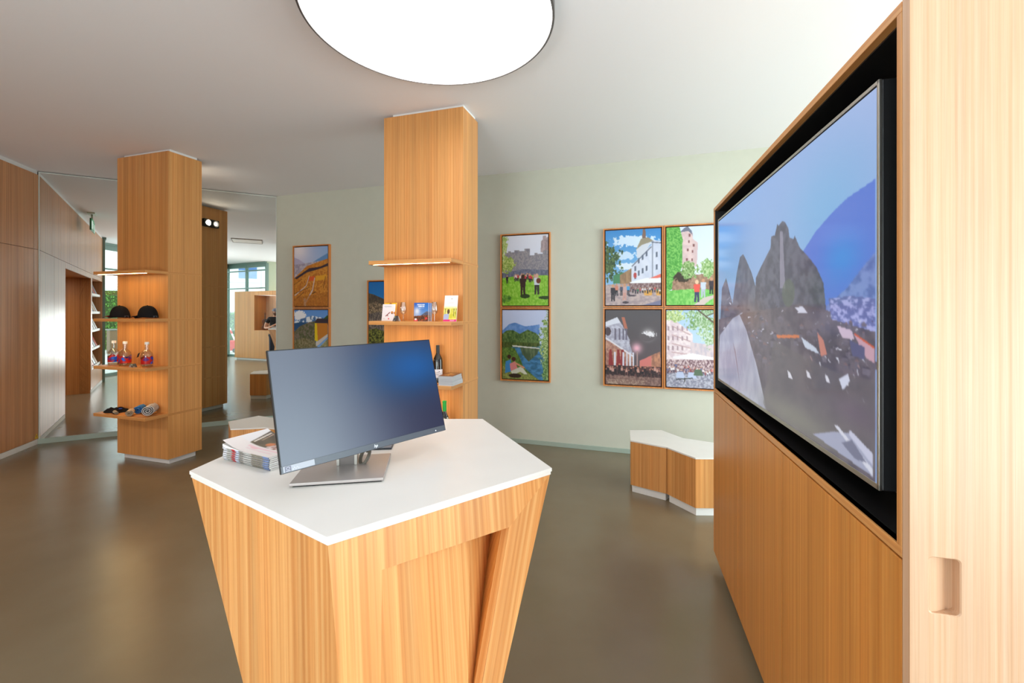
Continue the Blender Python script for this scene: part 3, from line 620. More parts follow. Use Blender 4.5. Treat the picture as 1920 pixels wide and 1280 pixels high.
def p_street(A):
    A.grad((60, 136, 206), (166, 204, 238)); A.ell(1190, 455, 40, 10, (206, 224, 246), rag=.7, seed=2); A.ell(1170, 480, 22, 7, (196, 218, 244), rag=.6, seed=3); A.ell(1180, 500, 26, 6, (214, 228, 246), rag=.6, seed=4)
    A.ell(1136, 492, 26, 32, (40, 66, 40), (96, 120, 70), 60, 60, rag=.8, seed=5); A.poly([(1150, 515), (1170, 510), (1180, 530), (1150, 530)], (70, 130, 90))
    A.poly([(1163, 515), (1185, 503), (1185, 535), (1163, 535)], (176, 140, 106), (140, 110, 84), 30, 8, 6)
    A.poly([(1185, 499), (1222, 462), (1224, 454), (1240, 457), (1240, 535), (1185, 535)], (214, 218, 236), (200, 206, 228), 8, 8, 7)
    A.poly([(1194, 470), (1204, 452), (1218, 450), (1222, 460), (1204, 482), (1196, 486)], (206, 210, 224)); A.poly([(1194, 470), (1203, 451), (1216, 449), (1226, 456), (1205, 462)], (150, 140, 120)); A.poly([(1205, 450), (1206, 436), (1208, 430), (1211, 436), (1212, 450)], (130, 100, 90)); A.line(1208.5, 424, 1208.5, 434, 1, (90, 70, 70))
    A.line(1224, 456, 1224, 520, 2.5, (150, 156, 176)); A.line(1222, 458, 1240, 460, 2, (110, 116, 136)); A.line(1186, 500, 1222, 466, 2, (120, 126, 146))
    for (x, y) in ((1199, 486), (1206, 480), (1213, 474), (1199, 508), (1206, 504), (1213, 500), (1192, 500), (1192, 514), (1232, 476), (1232, 498), (1199, 526)): A.poly([(x-1.6, y), (x+1.6, y-1), (x+1.6, y+8), (x-1.6, y+9)], (96, 104, 126))
    A.poly([(1134, 532), (1240, 528), (1240, 572), (1134, 572)], (190, 170, 170), (160, 144, 150), 20, 40, 8)
    A.poly([(1182, 528), (1212, 521), (1240, 522), (1240, 530), (1185, 531)], (236, 236, 244)); A.poly([(1218, 522), (1240, 514), (1240, 521)], (226, 110, 96)); A.poly([(1180, 530), (1240, 530), (1240, 545), (1180, 545)], (110, 80, 84), (170, 150, 150), 70, 40, 9)
    A.poly([(1208, 543), (1224, 543), (1223, 552), (1209, 552)], (216, 160, 80)); A.poly([(1230, 543), (1240, 543), (1240, 552), (1231, 552)], (216, 160, 80))
    A.ell(1192, 516, 3, 5, (180, 70, 70)); A.person(1150, 562, 31, (46, 40, 50), (40, 36, 46)); A.person(1157, 552, 22, (206, 130, 110)); A.person(1172, 560, 30, (196, 160, 160), (200, 150, 140)); A.person(1179, 551, 20, (70, 150, 206)); A.person(1166, 552, 20, (80, 80, 100)); A.ell(1174, 564, 6, 2, (70, 60, 70)); A.ell(1186, 552, 8, 1.5, (80, 70, 80)); A.poly([(1195, 572), (1240, 560), (1240, 572)], (120, 120, 150))
    for k in range(12): A.person(1188+k*4.5, 548+rnd.uniform(-2, 2), 10, rnd.choice([(60, 120, 90), (190, 80, 80), (60, 60, 80), (206, 200, 206)]))
def p_tower(A):
    A.grad((206, 218, 244), (226, 232, 244)); A.poly([(1278, 495), (1278, 440), (1282, 434), (1292, 431), (1300, 440), (1300, 450), (1310, 458), (1308, 500), (1280, 505)], (222, 196, 196), (206, 180, 184), 12, 20, 2)
    A.poly([(1276, 438), (1282, 432), (1290, 427), (1298, 436), (1300, 444), (1292, 436)], (110, 116, 136)); A.line(1291, 424, 1291, 430, .8, (90, 90, 100))
    for (x, y) in ((1294, 444), (1293, 455), (1302, 462), (1291, 470), (1300, 473), (1289, 487), (1299, 488)): A.poly([(x-1.6, y-2.5), (x+1.6, y-2.5), (x+1.6, y+2.5), (x-1.6, y+2.5)], (130, 84, 84))
    A.poly([(1248, 424), (1274, 424), (1281, 450), (1280, 500), (1262, 540), (1248, 545)], (70, 150, 60), (130, 196, 100), 60, 70, 3)
    A.poly([(1262, 525), (1280, 510), (1310, 515), (1340, 510), (1340, 545), (1260, 545)], (176, 140, 120), (140, 110, 90), 30, 30, 4); A.ell(1282, 518, 18, 9, (60, 50, 40), rag=.5)
    A.ell(1293, 506, 18, 15, (96, 136, 70), (170, 196, 140), 60, 60, rag=.7, seed=6); A.ell(1330, 505, 14, 16, (110, 156, 84), (186, 206, 160), 60, 60, rag=.7, seed=7)
    A.poly([(1248, 543), (1300, 540), (1360, 543), (1360, 572), (1248, 572)], (100, 180, 80), (140, 206, 110), 40, 30, 8); A.poly([(1298, 572), (1320, 556), (1340, 551), (1340, 556), (1330, 562), (1318, 572)], (206, 190, 186))
    A.person(1308, 564, 40, (226, 90, 80), (60, 60, 100), (226, 190, 160)); A.person(1320, 556, 34, (196, 206, 230), (180, 186, 206)); A.person(1335, 550, 30, (60, 50, 60))
def p_night(A):
    A.grad((84, 80, 86), (96, 84, 90)); A.glow(1216, 622, 9, (236, 230, 236), .9); A.ell(1214, 626, 14, 8, (96, 88, 94)); A.ell(1218, 621, 11, 5, (226, 222, 230), rag=.9, seed=3); A.glow(1195, 647, 9, (240, 180, 200), .95)
    A.poly([(1134, 600), (1158, 590), (1168, 605), (1182, 632), (1182, 640), (1190, 665), (1190, 700), (1134, 700)], (196, 196, 214), (160, 158, 180), 24, 30, 4)
    A.poly([(1134, 600), (1158, 590), (1164, 600), (1134, 608)], (214, 216, 232)); A.ell(1140, 617, 6, 8, (80, 66, 76)); A.poly([(1166, 590), (1172, 590), (1178, 612), (1172, 612)], (180, 110, 90))
    for x in (1153, 1161, 1168, 1174): A.poly([(x, 610), (x+3, 612), (x+3, 632), (x, 632)], (110, 104, 124))
    A.poly([(1134, 632), (1150, 638), (1190, 660), (1190, 700), (1134, 700)], (150, 104, 96), (196, 150, 130), 30, 30, 6); A.line(1134, 628, 1188, 662, 3, (220, 216, 226))
    for x in (1143, 1158, 1166): A.poly([(x, 650), (x+4, 650), (x+8, 682), (x-2, 682)], (140, 50, 54))
    for x in (1152, 1168, 1175, 1181, 1187): A.poly([(x, 655), (x+3, 655), (x+3, 685), (x, 685)], (214, 214, 232))
    A.poly([(1195, 652), (1197, 652), (1197, 690), (1195, 690)], (170, 140, 140)); A.poly([(1200, 672), (1216, 662), (1238, 652), (1240, 690), (1200, 690)], (196, 140, 110), (150, 104, 90), 30, 20, 8); A.poly([(1200, 670), (1222, 660), (1222, 680), (1200, 684)], (206, 120, 116))
    A.poly([(1134, 680), (1240, 680), (1240, 700), (1134, 698)], (60, 44, 48), (150, 100, 96), 60, 30, 9, .5, .7); A.poly([(1134, 697), (1240, 700), (1240, 722), (1134, 722)], (110, 84, 82), (150, 120, 112), 50, 50, 10); A.put(A.mask([(1140, 706), (1215, 706), (1200, 722), (1136, 722)]), (120, 90, 86), (180, 156, 140), 80, 80, 11)
    for k in range(24): A.person(1136+k*4.4, 698+rnd.uniform(-3, 3), rnd.uniform(12, 20), rnd.choice([(50, 40, 46), (90, 60, 60), (196, 150, 140), (40, 36, 44)]), (50, 40, 44), (190, 130, 110))
def p_terrace(A):
    A.grad((170, 200, 236), (206, 220, 240)); A.poly([(1248, 590), (1262, 592), (1300, 620), (1300, 670), (1248, 675)], (236, 222, 226), (216, 196, 206), 20, 30, 2)
    for k in range(4): A.line(1260, 606+k*16, 1296, 622+k*12, 2.2, (200, 170, 176))
    for k in range(14): x = 1252+(k % 5)*9; y = 606+(k//5)*18; A.poly([(x, y), (x+3, y+1), (x+3, y+9), (x, y+8)], (170, 146, 156))
    A.poly([(1296, 635), (1340, 640), (1340, 680), (1296, 675)], (216, 200, 206), (196, 186, 200), 30, 20, 3); A.ell(1262, 586, 24, 12, (150, 180, 110), (216, 226, 180), 60, 60, rag=.8, seed=4); A.ell(1318, 592, 30, 22, (110, 150, 90), (196, 214, 200), 60, 60, rag=.9, seed=5); A.ell(1330, 620, 16, 20, (130, 166, 110), (206, 220, 210), 60, 60, rag=.9, seed=6)
    A.line(1310, 577, 1340, 600, 2.5, (96, 84, 74)); A.line(1325, 588, 1340, 582, 1.5, (96, 84, 74)); A.poly([(1262, 662), (1300, 655), (1340, 662), (1340, 667), (1262, 666)], (236, 230, 236))
    A.poly([(1248, 668), (1340, 666), (1340, 700), (1248, 700)], (120, 90, 100), (216, 196, 200), 80, 60, 7, .4, .6); A.poly([(1248, 692), (1340, 690), (1340, 730), (1248, 730)], (130, 130, 150), (190, 190, 206), 40, 60, 8)
    for k in range(22): A.person(1252+k*4, 692+rnd.uniform(-6, 6), rnd.uniform(9, 14), rnd.choice([(206, 120, 120), (226, 220, 226), (110, 110, 150), (150, 80, 90)]), (90, 80, 100))
    for (x, y) in ((1276, 696), (1298, 696), (1310, 690)): A.poly([(x-6, y-6), (x+6, y-6), (x+10, y+5), (x-8, y+5)], rnd.choice([(186, 196, 226), (226, 226, 230), (90, 110, 90)]))
    A.line(1268, 704, 1300, 700, 1.5, (50, 60, 60)); A.line(1285, 700, 1285, 708, 2, (60, 60, 60))
picture(548.5, 617, Z1, Z2+.003, 461, 578, p_vine, 'framed photograph of orange vineyard slopes, upper one of the leftmost pair')
picture(548.5, 617, Z2-.003, Z3, 578, 695, p_chapel, 'framed photograph of an orange hut below snowy mountains, under the vineyard picture')
picture(688, 760, 1.99, 1.10, 525, 652, p_town, 'framed photograph of a dark hill under deep blue sky, half hidden by the middle pillar')
picture(938, 1031.5, Z1, Z2+.003, 439, 576, p_castle, 'framed photograph of walkers on grass before a crenellated castle wall')
picture(938, 1031.5, Z2-.003, Z3, 576, 712, p_lake, 'framed photograph of a seated couple beside a lake, below the castle wall picture')
picture(1131, 1243.8, Z1, Z2+.003, 430, 573, p_street, 'framed photograph of a white town hall with pointed tower on a sunny street')
picture(1245, 1366, Z1, Z2+.003, 424, 573, p_tower, 'framed photograph of a pale tower behind a green hedge, touching the cabinet edge')
picture(1131, 1243.8, Z2-.003, Z3, 573, 719, p_night, 'framed photograph of a lit facade and terrace under a dark night sky')
picture(1245, 1366, Z2-.003, Z3, 573, 722, p_terrace, 'framed photograph of a crowded cafe terrace under trees, lower right of the group of four')

# ------------------------------------------------------------------ benches
def bench(top, secs, label):
    o_ = Vector((*top[0][:2], 0)); r = thing('angular_bench', label, 'bench', o_)
    def sh(pts, k):                                  # shrink about the centroid
        cx_ = sum(p[0] for p in pts)/len(pts); cy_ = sum(p[1] for p in pts)/len(pts)
        return [(cx_+(p[0]-cx_)*k-o_.x, cy_+(p[1]-cy_)*k-o_.y) for p in pts]
    MB().prism([(p[0]-o_.x, p[1]-o_.y) for p in top], .441, .453).build('seat_top', WHITE, r, bevel=.001)
    for s_ in secs:
        MB().prism(sh(s_, .988), .062, .4405).build('seat_block', WZ2, r, bevel=.001)
        MB().prism(sh(s_, .93), 0, .0625).build('plinth', WHITEPAINT, r, bevel=.001)
    return r
hb = .453
a_, b_1, c_, d_ = H(1181, 806, hb), H(1240, 806, hb), H(1281, 821, hb), (1.86, 3.74, hb)
e_, f_, g_ = H(1182, 825, hb), H(1250, 838, hb), H(1304, 858, hb); h_ = (1.78, 3.42, hb)
bench([a_, b_1, c_, d_, h_, g_, f_, e_], [[a_, b_1, c_, f_, e_], [c_, d_, h_, g_, f_]], 'angular wooden bench with white top below the group of four pictures')
a_, e_, f_ = H(428, 790, hb), H(432, 804, hb), H(498, 801, hb); b_1 = H(485, 779, hb); c_ = H(522, 784, hb); g_ = H(545, 806, hb); d_ = H(575, 790, hb)
bench([a_, b_1, c_, d_, g_, f_, e_], [[a_, b_1, c_, f_, e_], [c_, d_, g_, f_]], 'angular wooden bench with white top in front of the mirror, behind the monitor')

# ------------------------------------------------------------------ tapered counter
KH = 1.13
def K(px, py, h=KH): return Vector(H(px, py, h))
kL, kF, kR, kB = K(355, 882.5), K(613, 1007), K(1035, 877), K(905, 785); kC = K(575, 785)
KO = Vector((kF.x+.1, kF.y+.4, 0))
k = thing('tapered_counter', 'tapered wooden counter with white five-cornered top carrying the monitor', 'counter', KO)
top = [kL, kC, kB, kR, kF]
cen = sum(top, Vector())/5
def ins(p, d): v = (cen-p); v.z = 0; return p+v.normalized()*d
tm = MB().prism([(p.x-KO.x, p.y-KO.y) for p in top], KH-.010, KH); tm.prism([(ins(p, .0035).x-KO.x, ins(p, .0035).y-KO.y) for p in top], KH-.0195, KH-.0101)
tm.build('counter_top', WHITE, k, bevel=.0008)
zt_ = KH-.020
tp = [Vector((*ins(p, .006).xy, zt_)) for p in top]; tL, tC, tB, tR, tF = tp
bF = Vector((-.335, 1.06, 0))
def plane_pt(px, py, p0_, n_): d = Vector(((px-CX)/F, 1, (HY-py)/F)); o_ = Vector((0, 0, EYE)); return o_+d*((p0_-o_).dot(n_)/d.dot(n_))
def edge_foot(ptop, pxa, pya, pxb, pyb, n_, p0_):    # foot on the floor of an edge lying in plane (p0_,n_) through two picture points
    A_ = plane_pt(pxa, pya, p0_, n_); B_ = plane_pt(pxb, pyb, p0_, n_); t_ = -A_.z/(B_.z-A_.z); return A_+(B_-A_)*t_
bFx = edge_foot(tF, 614, 1020, 636, 1280, Vector((.62, -.78, .11)).normalized(), tF)
bF = bFx
nR = (tR-tF).cross(bF-tF).normalized(); nL = (tL-tF).cross(bF-tF).normalized()
bR = edge_foot(tR, 1033, 893, 944, 1280, nR, tF); bL_ = edge_foot(tL, 358, 893, 455, 1280, nL, tF)
bB = bR+(tB-tR)*.45; bB.z = 0; bC = bL_+(tC-tL)*.45; bC.z = 0
def loc(p): return p-KO
TK = .03
def planar_uv(ob, vdir=None):                       # grain runs along the face's own up direction (or vdir)
    me = ob.data; uv = me.uv_layers.new(name='grain')
    for p in me.polygons:
        n_ = p.normal; v_ = (Vector(vdir) if vdir is not None else Vector((0, 0, 1))); v_ = v_-n_*v_.dot(n_)
        if v_.length < 1e-4: v_ = Vector((0, 1, 0))
        v_.normalize(); u_ = v_.cross(n_)
        for li in p.loop_indices:
            co = me.vertices[me.loops[li].vertex_index].co; uv.data[li].uv = (co.dot(u_), co.dot(v_))
WK = wood('wood_counter', 'y', a=(216, 149, 86), b=(227, 167, 104), dark=(203, 131, 70), off=13, uv=True)
body = MB()
# back and left faces closed, front-right face with a cut-out
body.quad(*map(loc, (tL, tF, bF, bL_))); body.quad(*map(loc, (tC, tL, bL_, bC))); body.quad(*map(loc, (tB, tC, bC, bB))); body.quad(*map(loc, (tR, tB, bB, bR)))
body.quad(*map(loc, tp)); body.quad(*map(loc, (bL_, bC, bB, bR, bF)))
def onR(px, py): return plane_pt(px, py, tF, nR)
cA = onR(716, 1068); cB = onR(955, 988); lg = (onR(905, 1280)-cB); cBb = cB+lg*(-cB.z/lg.z)
t_ = (cA-tF).dot(tR-tF)/(tR-tF).length_squared; tA = tF+(tR-tF)*t_
body.quad(*map(loc, (tF, tA, cA, bF))); body.quad(*map(loc, (tA, tR, cB, cA)))
inn = -nR if (nR.dot(Vector((0, -1, 0))) > 0) else nR
n_in = Vector((inn.x, inn.y, 0)).normalized(); TK = .035
body.quad(*map(loc, (cA, cB, cB+n_in*.25, cA+n_in*.25)))
planar_uv(body.build('body', WK, k, fix=False))
lgm = MB().quad(*map(loc, (tR, cB, cBb, bR))); lgm.quad(*map(loc, (cB, cB+n_in*.03, cBb+n_in*.03, cBb)))
planar_uv(lgm.build('leg_panel', WK, k, fix=False), cB-cBb)
# upright inner block standing back from the slanted face
pt8 = onR(896, 1012)+n_in*.035; npl = (bF-cA).cross(pt8-cA)
ft8 = Vector((pt8.x, pt8.y, 0)); ft8.y = (cA.dot(npl)-npl.x*ft8.x)/npl.y if abs(npl.y) > 1e-6 else ft8.y
by_ = .2; bx_ = (931-CX)/F*(pt8.y+by_)-pt8.x; bd = Vector((bx_, by_, 0))
up8 = Vector((0, 0, .05))
ib = MB(); ib.quad(*map(loc, (cA, pt8+up8, ft8, bF))); ib.quad(*map(loc, (pt8+up8, ft8, ft8+bd, pt8+up8+bd)))
planar_uv(ib.build('inner_block', WK, k, fix=False))
ul = MB(); ul.quad(*map(loc, (pt8+up8+bd, ft8+bd, cBb+n_in*.028, cB+n_in*.028+(cB-cBb).normalized()*.04)))
planar_uv(ul.build('recess_lining', wood('wood_recess', 'y', a=(214, 138, 66), b=(226, 152, 78), dark=(200, 122, 52), off=41, uv=True), k, fix=False))

# ------------------------------------------------------------------ computer monitor
mo = Vector((-.485, 1.29, KH))
m_ = thing('computer_monitor', 'thin dark computer monitor turned and tilted on a flat silver stand', 'monitor', mo)
pTL, pTR, pBR, pBL = Vector((-.64876, 1.17059, 1.4914)), Vector((-.29446, 1.57677, 1.49361)), Vector((-.22721, 1.52087, 1.18588)), Vector((-.58152, 1.11469, 1.18367))
mw = (pTR-pTL).normalized(); mh = (pTL-pBL).normalized(); mn = mw.cross(mh).normalized()
if mn.y > 0: mn = -mn
pc = (pTL+pTR+pBR+pBL)/4; Wd, Hd = .539, .320
def mp(a, b, c_=0): return pc+mw*a+mh*b+mn*c_-mo
def mbox(a0, b0_, c0, a1, b1, c1): return MB().obox(mp(a0, b0_, c0), mw*(a1-a0), mh*(b1-b0_), mn*(c1-c0))
mbox(-Wd/2, -Hd/2, -.009, Wd/2, Hd/2, -.0005).build('panel_housing', DARKPL, m_, bevel=.001)
mbox(-Wd*.34, -Hd*.30, -.038, Wd*.34, Hd*.28, -.009).build('rear_shell', flat('silver_shell', (150, 150, 152), .4, metal=.6), m_, bevel=.008)
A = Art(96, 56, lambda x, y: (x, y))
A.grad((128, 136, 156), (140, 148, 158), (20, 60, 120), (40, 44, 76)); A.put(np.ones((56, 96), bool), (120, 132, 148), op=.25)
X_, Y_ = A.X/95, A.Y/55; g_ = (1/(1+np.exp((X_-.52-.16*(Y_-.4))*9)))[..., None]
A.c = np.array((112, 124, 144))*g_+np.array((44, 48, 78))*(1-g_); A.glow(.84, .28, .28, (0, 88, 160), .97)  # grey and blue reflections of the room and television painted into the screen
bz = .0185
mbox(-Wd/2+.001, -Hd/2+bz, -.0004, Wd/2-.001, Hd/2-.001, .0002).build('screen_surround', DARKPL, m_)
A.mesh('screen', tuple(mp(-Wd/2+.003, Hd/2-.003, .0004)), tuple(mw*(Wd-.006)), tuple(-mh*(Hd-bz-.003)), attr_mat('lcd_painted_reflection', .3, .46, .5), m_)
cbz = mbox(-Wd/2+.001, -Hd/2+.001, -.0004, Wd/2-.001, -Hd/2+bz-.0004, .0007).build('lower_bezel', BEZEL, m_)
st = mbox(-Wd/2+.006, -Hd/2+.0025, .0007, -Wd/2+.086, -Hd/2+bz-.001, .0011).build('sticker', flat('label_white', (172, 176, 188), .4), m_)
st2 = MB()
for a0, a1, b0_, b1 in ((.010, .0255, .0030, .0165), ): st2.obox(mp(-Wd/2+a0, -Hd/2+b0_, .0011), mw*(a1-a0), mh*(b1-b0_), mn*.0002)
st2.build('sticker_emblem', flat('label_grey', (118, 120, 138), .5), st)
ring = MB(); cx_, cy_ = -Wd/2+.0177, -Hd/2+.011
pts = [mp(cx_+.0045*math.cos(a), cy_+.003*math.sin(a), .0014) for a in np.linspace(0, 2*math.pi, 21)]
ring.tube(pts, .0007, 6); ring.obox(mp(-Wd/2+.012, -Hd/2+.0042, .0013), mw*.011, mh*.0016, mn*.0003)
for i in range(5): ring.obox(mp(-Wd/2+.029+i*.0035, -Hd/2+.0045+(i % 2)*.003, .0011), mw*.0022, mh*.004, mn*.0002)
ring.build('sticker_marks', flat('label_marks', (196, 198, 212), .5), st)
def text_mesh(txt, size, shear=0):
    cu = bpy.data.curves.new('letters', 'FONT'); cu.body = txt; cu.size = size; cu.shear = shear; cu.extrude = size*.02; cu.align_x = 'CENTER'; cu.align_y = 'CENTER'; cu.offset = size*.012
    ob = bpy.data.objects.new('letters', cu); COL.objects.link(ob); dg = bpy.context.evaluated_depsgraph_get(); me = bpy.data.meshes.new_from_object(ob.evaluated_get(dg)); bpy.data.objects.remove(ob); return me
me = text_mesh('hp', .0125, .28); me.materials.clear(); me.materials.append(flat('logo_white', (240, 240, 244), .3))
lg_ = bpy.data.objects.new('logo', me); COL.objects.link(lg_); lg_.parent = m_
M4 = Matrix.Identity(4)
for i, v in enumerate((mw, mh, mn)):
    for j in range(3): M4[j][i] = v[j]
M4.translation = mp(.0, -Hd/2+bz*.5, .0010); lg_.matrix_local = M4
mbox(.225, -Hd/2+.006, .0006, .228, -Hd/2+.009, .001).build('power_light', emis('power_white', (240, 244, 255), 1.2), m_)
ca, sa = math.cos(math.radians(10)), math.sin(math.radians(10))
def bp_(x, y, z): return Vector((x*ca-y*sa, x*sa+y*ca, z))
MB().loft([[bp_(x, y, z) for x, y in ((-.122, -.106), (.118, -.106), (.118, .106), (-.122, .106))] for z in (.004, .0115)]).build('stand_base', SILVER, m_, bevel=.0015)
MB().loft([[bp_(x, y, z) for x, y in ((-.115, -.1), (.112, -.1), (.112, .1), (-.115, .1))] for z in (0, .0045)]).build('base_pad', BLACKMAT, m_)
col = MB().obox(bp_(-.028, .012, .0115), bp_(.008, 0, 0), bp_(0, .034, 0), (0, 0, .155)).obox(bp_(.022, .012, .0115), bp_(.008, 0, 0), bp_(0, .034, 0), (0, 0, .155))
col.build('stand_column', ALU, m_, bevel=.001)
MB().obox(bp_(-.020, .016, .0115), bp_(.042, 0, 0), bp_(0, .026, 0), (0, 0, .15)).build('column_core', flat('column_grey', (120, 114, 112), .4, metal=.5), m_)
cc = mp(0, 0, -.037); ctop = bp_(.0, .03, .14)
MB().tube([ctop, (ctop+cc)/2, cc], [.02, .022, .026], 14).build('tilt_arm', flat('silver_shell', (150, 150, 152), .4, metal=.6), m_, smooth=True)
cpts = [bp_(.03+.012*math.cos(a)+.014+.004*i/24, .03+.03*math.sin(a)*.4, .030+.020*math.sin(a+.6)) for i, a in enumerate(np.linspace(0, 4.2*math.pi, 60))]
MB().tube(cpts+[bp_(.03, .05, .07), mp(.02, -.05, -.03)], .0028, 8).build('cable', flat('cable_grey', (96, 88, 78), .45), m_, smooth=True)
# flat device lying behind the monitor
tb = K(717, 841); r = thing('tablet', 'small slim dark tablet lying on the counter behind the monitor', 'tablet', tb, .12)
MB().box(-.055, -.012, .0, .032, .05, .006).build('tablet_body', flat('tablet_edge', (60, 64, 72), .4), r, bevel=.002)
MB().box(-.052, -.009, .006, .029, .047, .0065).build('tablet_glass', flat('tablet_glass', (120, 146, 168), .12), r)

# magazines on the counter
mc = K(506, 883); ml = K(419, 861); ex = Vector((mc.x-ml.x, mc.y-ml.y, 0)); mwid = ex.length; ex.normalize(); ey = Vector((-ex.y, ex.x, 0))
def art_cover(A):
    A.grad((236, 232, 232), (238, 230, 230)); A.poly([(.0, .0), (1, 0), (1, .62), (0.2, .62)], (84, 76, 70), (110, 100, 84), 8, 6, 2)
    A.poly([(0, 0), (.08, 0), (.22, .62), (0, .62)], (236, 234, 238)); A.line(.14, .05, .24, .55, .03, (232, 222, 214)); A.line(.19, .05, .27, .4, .015, (214, 180, 160))
    for i in range(70): A.ell(rnd.uniform(.55, 1), rnd.uniform(.3, .62), .03, .03, rnd.choice([(240, 220, 222), (226, 200, 200), (200, 150, 140), (110, 80, 60)]))
    A.ell(.5, .45, .07, .09, (206, 130, 90)); A.poly([(.3, .68), (1, .7), (1, .76), (.3, .75)], (240, 206, 214)); A.poly([(.35, .8), (.9, .82), (.9, .86), (.35, .85)], (236, 214, 220)); A.ell(.45, .75, .08, .04, (240, 196, 204))
MT = .0056
cols = [(232, 230, 238), (190, 186, 180), (206, 60, 66), (206, 214, 236), (150, 142, 134), (196, 192, 188), (140, 130, 116), (120, 140, 190)]
where = ['at the bottom of the pile', 'second from the bottom of the pile', 'third from the bottom of the pile', 'in the middle of the pile', 'third from the top of the pile', 'just under the top magazine', 'with curling cover, topmost of the pile']
for i in range(7):
    jx, jy = rnd.uniform(-.003, .003), rnd.uniform(-.003, .003)
    r = thing('magazine', 'small landscape magazine left of the monitor, '+where[i], 'magazine', Vector((mc.x, mc.y, KH+i*MT))+ex*jx+ey*jy, math.atan2(ex.y, ex.x), 'magazines piled on the counter')
    # local: x from -mwid..0 along the front edge, y 0..0.15
    prof = [(-.0, .0), (-.0, MT-.0008)]
    n_ = 16; lift = (lambda x: .022*max(0, (-x-.10)/(mwid-.10))**2) if i == 6 else (lambda x: 0)
    xs = [-mwid+mwid*j/n_ for j in range(n_+1)]
    MB().loft([[(x, 0, lift(x)*.3+.0002), (x, .15, lift(x)*.3+.0002), (x, .15, MT-.0009+lift(x)*.5), (x, 0, MT-.0009+lift(x)*.5)] for x in xs]).build('pages', PAPER, r)
    A = Art(80, 56, lambda x, y: (x, y)); art_cover(A) if i == 6 else A.grad((226, 222, 222), (226, 220, 220))
    cv = A.mesh('cover', (-mwid, .15, MT-.0004), (mwid, 0, 0), (0, -.15, 0), PRINT, r)
    if i == 6:
        for v in cv.data.vertices: v.co.z += lift(v.co.x)+.004*max(0, v.co.y-.1)*max(0, -v.co.x)/.1
    sp_ = MB(); e0 = 0
    B_ = Art(64, 4, lambda x, y: (x, y)); wds = [0, .09, .20, .28, .35, .46, .62, .86, 1]
    for j in range(8): B_.put(B_.mask([(wds[j], 0), (wds[j+1], 0), (wds[j+1], 1), (wds[j], 1)]), cols[j], tuple(q_*.85 for q_ in cols[j]), 50, 3, j+i)
    B_.mesh('spine', (-mwid, -.0003, MT-.0005), (mwid, 0, 0), (0, 0, -MT+.001), PRINT, r)

# ------------------------------------------------------------------ things on the middle pillar's shelves
RZ = -THP
def put(B, px, yl, z): return onshelf(B, px, yl, z)
def card(name, label, B, px, yl, z, w, h_, lean, paint, th=.003, cat='leaflet', rz=0, backmat=None):
    r = thing(name, label, cat, put(B, px, yl, z), RZ+rz)
    dy = h_*math.sin(lean); dz = h_*math.cos(lean); nx = Vector((0, -math.cos(lean), -math.sin(lean)))*-1
    MB().obox((-w/2, 0, 0), (w, 0, 0), Vector((0, math.cos(lean), -math.sin(lean)))*th, (0, dy, dz)).build('pages', backmat or PAPER, r)
    A_ = Art(70, int(70*h_/w), lambda x, y: (x, y)); paint(A_)
    A_.mesh('cover', (-w/2, dy-.0004, dz), (w, 0, 0), (0, -dy, -dz), PRINT, r); return r
def a_yellow(A): A.grad((246, 196, 30), (240, 176, 20)); A.ell(.5, .05, .1, .05, (180, 110, 20)); A.ell(.8, .08, .1, .04, (250, 220, 90))
def a_twig(A):
    A.grad((236, 228, 238), (226, 222, 226)); A.line(.12, .13, .7, .13, .03, (150, 160, 180)); A.line(.2, .2, .8, .18, .012, (190, 190, 200))
    A.line(.3, .72, .62, .48, .05, (120, 40, 44)); A.line(.38, .66, .5, .7, .04, (130, 50, 44)); A.ell(.78, .5, .09, .08, (206, 130, 60)); A.ell(.97, .52, .07, .07, (190, 110, 50)); A.ell(.8, .56, .05, .03, (90, 40, 20)); A.ell(.55, .87, .05, .04, (220, 60, 80)); A.line(.1, .86, .25, .86, .015, (150, 150, 150))
def a_blue(A):
    A.grad((40, 90, 190), (196, 204, 220), (30, 110, 206), (140, 170, 214)); A.glow(.22, .45, .2, (236, 236, 244), .9)
    for y_, x0, x1 in ((.1, .22, .75), (.19, .28, .72)):
        for j in range(8):
            x_ = x0+(x1-x0)*j/8; A.poly([(x_, y_-.03), (x_+.05, y_-.035), (x_+.05, y_+.03), (x_, y_+.035)], (240, 242, 250))
    A.line(.35, .29, .7, .28, .015, (220, 226, 240)); A.poly([(.45, .7), (.7, .55), (.9, .45), (1, .5), (1, .75), (.45, .74)], (84, 84, 106), (110, 104, 120), 10, 10, 3)
    A.poly([(0, .72), (1, .66), (1, 1), (0, 1)], (150, 80, 40), (70, 44, 30), 16, 14, 4); A.poly([(0, .9), (.25, .88), (.28, 1), (0, 1)], (216, 40, 50)); A.poly([(.05, .84), (.2, .84), (.2, .94), (.05, .94)], (240, 230, 230)); A.ell(.85, .84, .08, .06, (210, 60, 60))
def a_field(A):
    A.grad((240, 238, 240), (232, 226, 232)); A.ell(.55, .13, .04, .015, (110, 110, 120)); A.line(.3, .29, .7, .28, .008, (196, 196, 200))
    A.poly([(0, .45), (1, .45), (1, .93), (0, .93)], (240, 226, 130), (206, 200, 60), 10, 12, 2); A.poly([(0, .42), (1, .42), (1, .5), (0, .5)], (240, 236, 190), op=.7)
    for x_ in (.1, .75, .9): A.poly([(x_, .5), (x_+.05, .5), (x_+.04, .8), (x_, .8)], (110, 120, 50))
    A.poly([(.02, .72), (.42, .70), (.4, .93), (.0, .93)], (170, 180, 216)); A.ell(.36, .62, .1, .09, (92, 66, 50)); A.poly([(0, .93), (1, .92), (1, 1), (0, 1)], (226, 40, 130)); A.line(.5, .962, .85, .958, .02, (250, 200, 226))
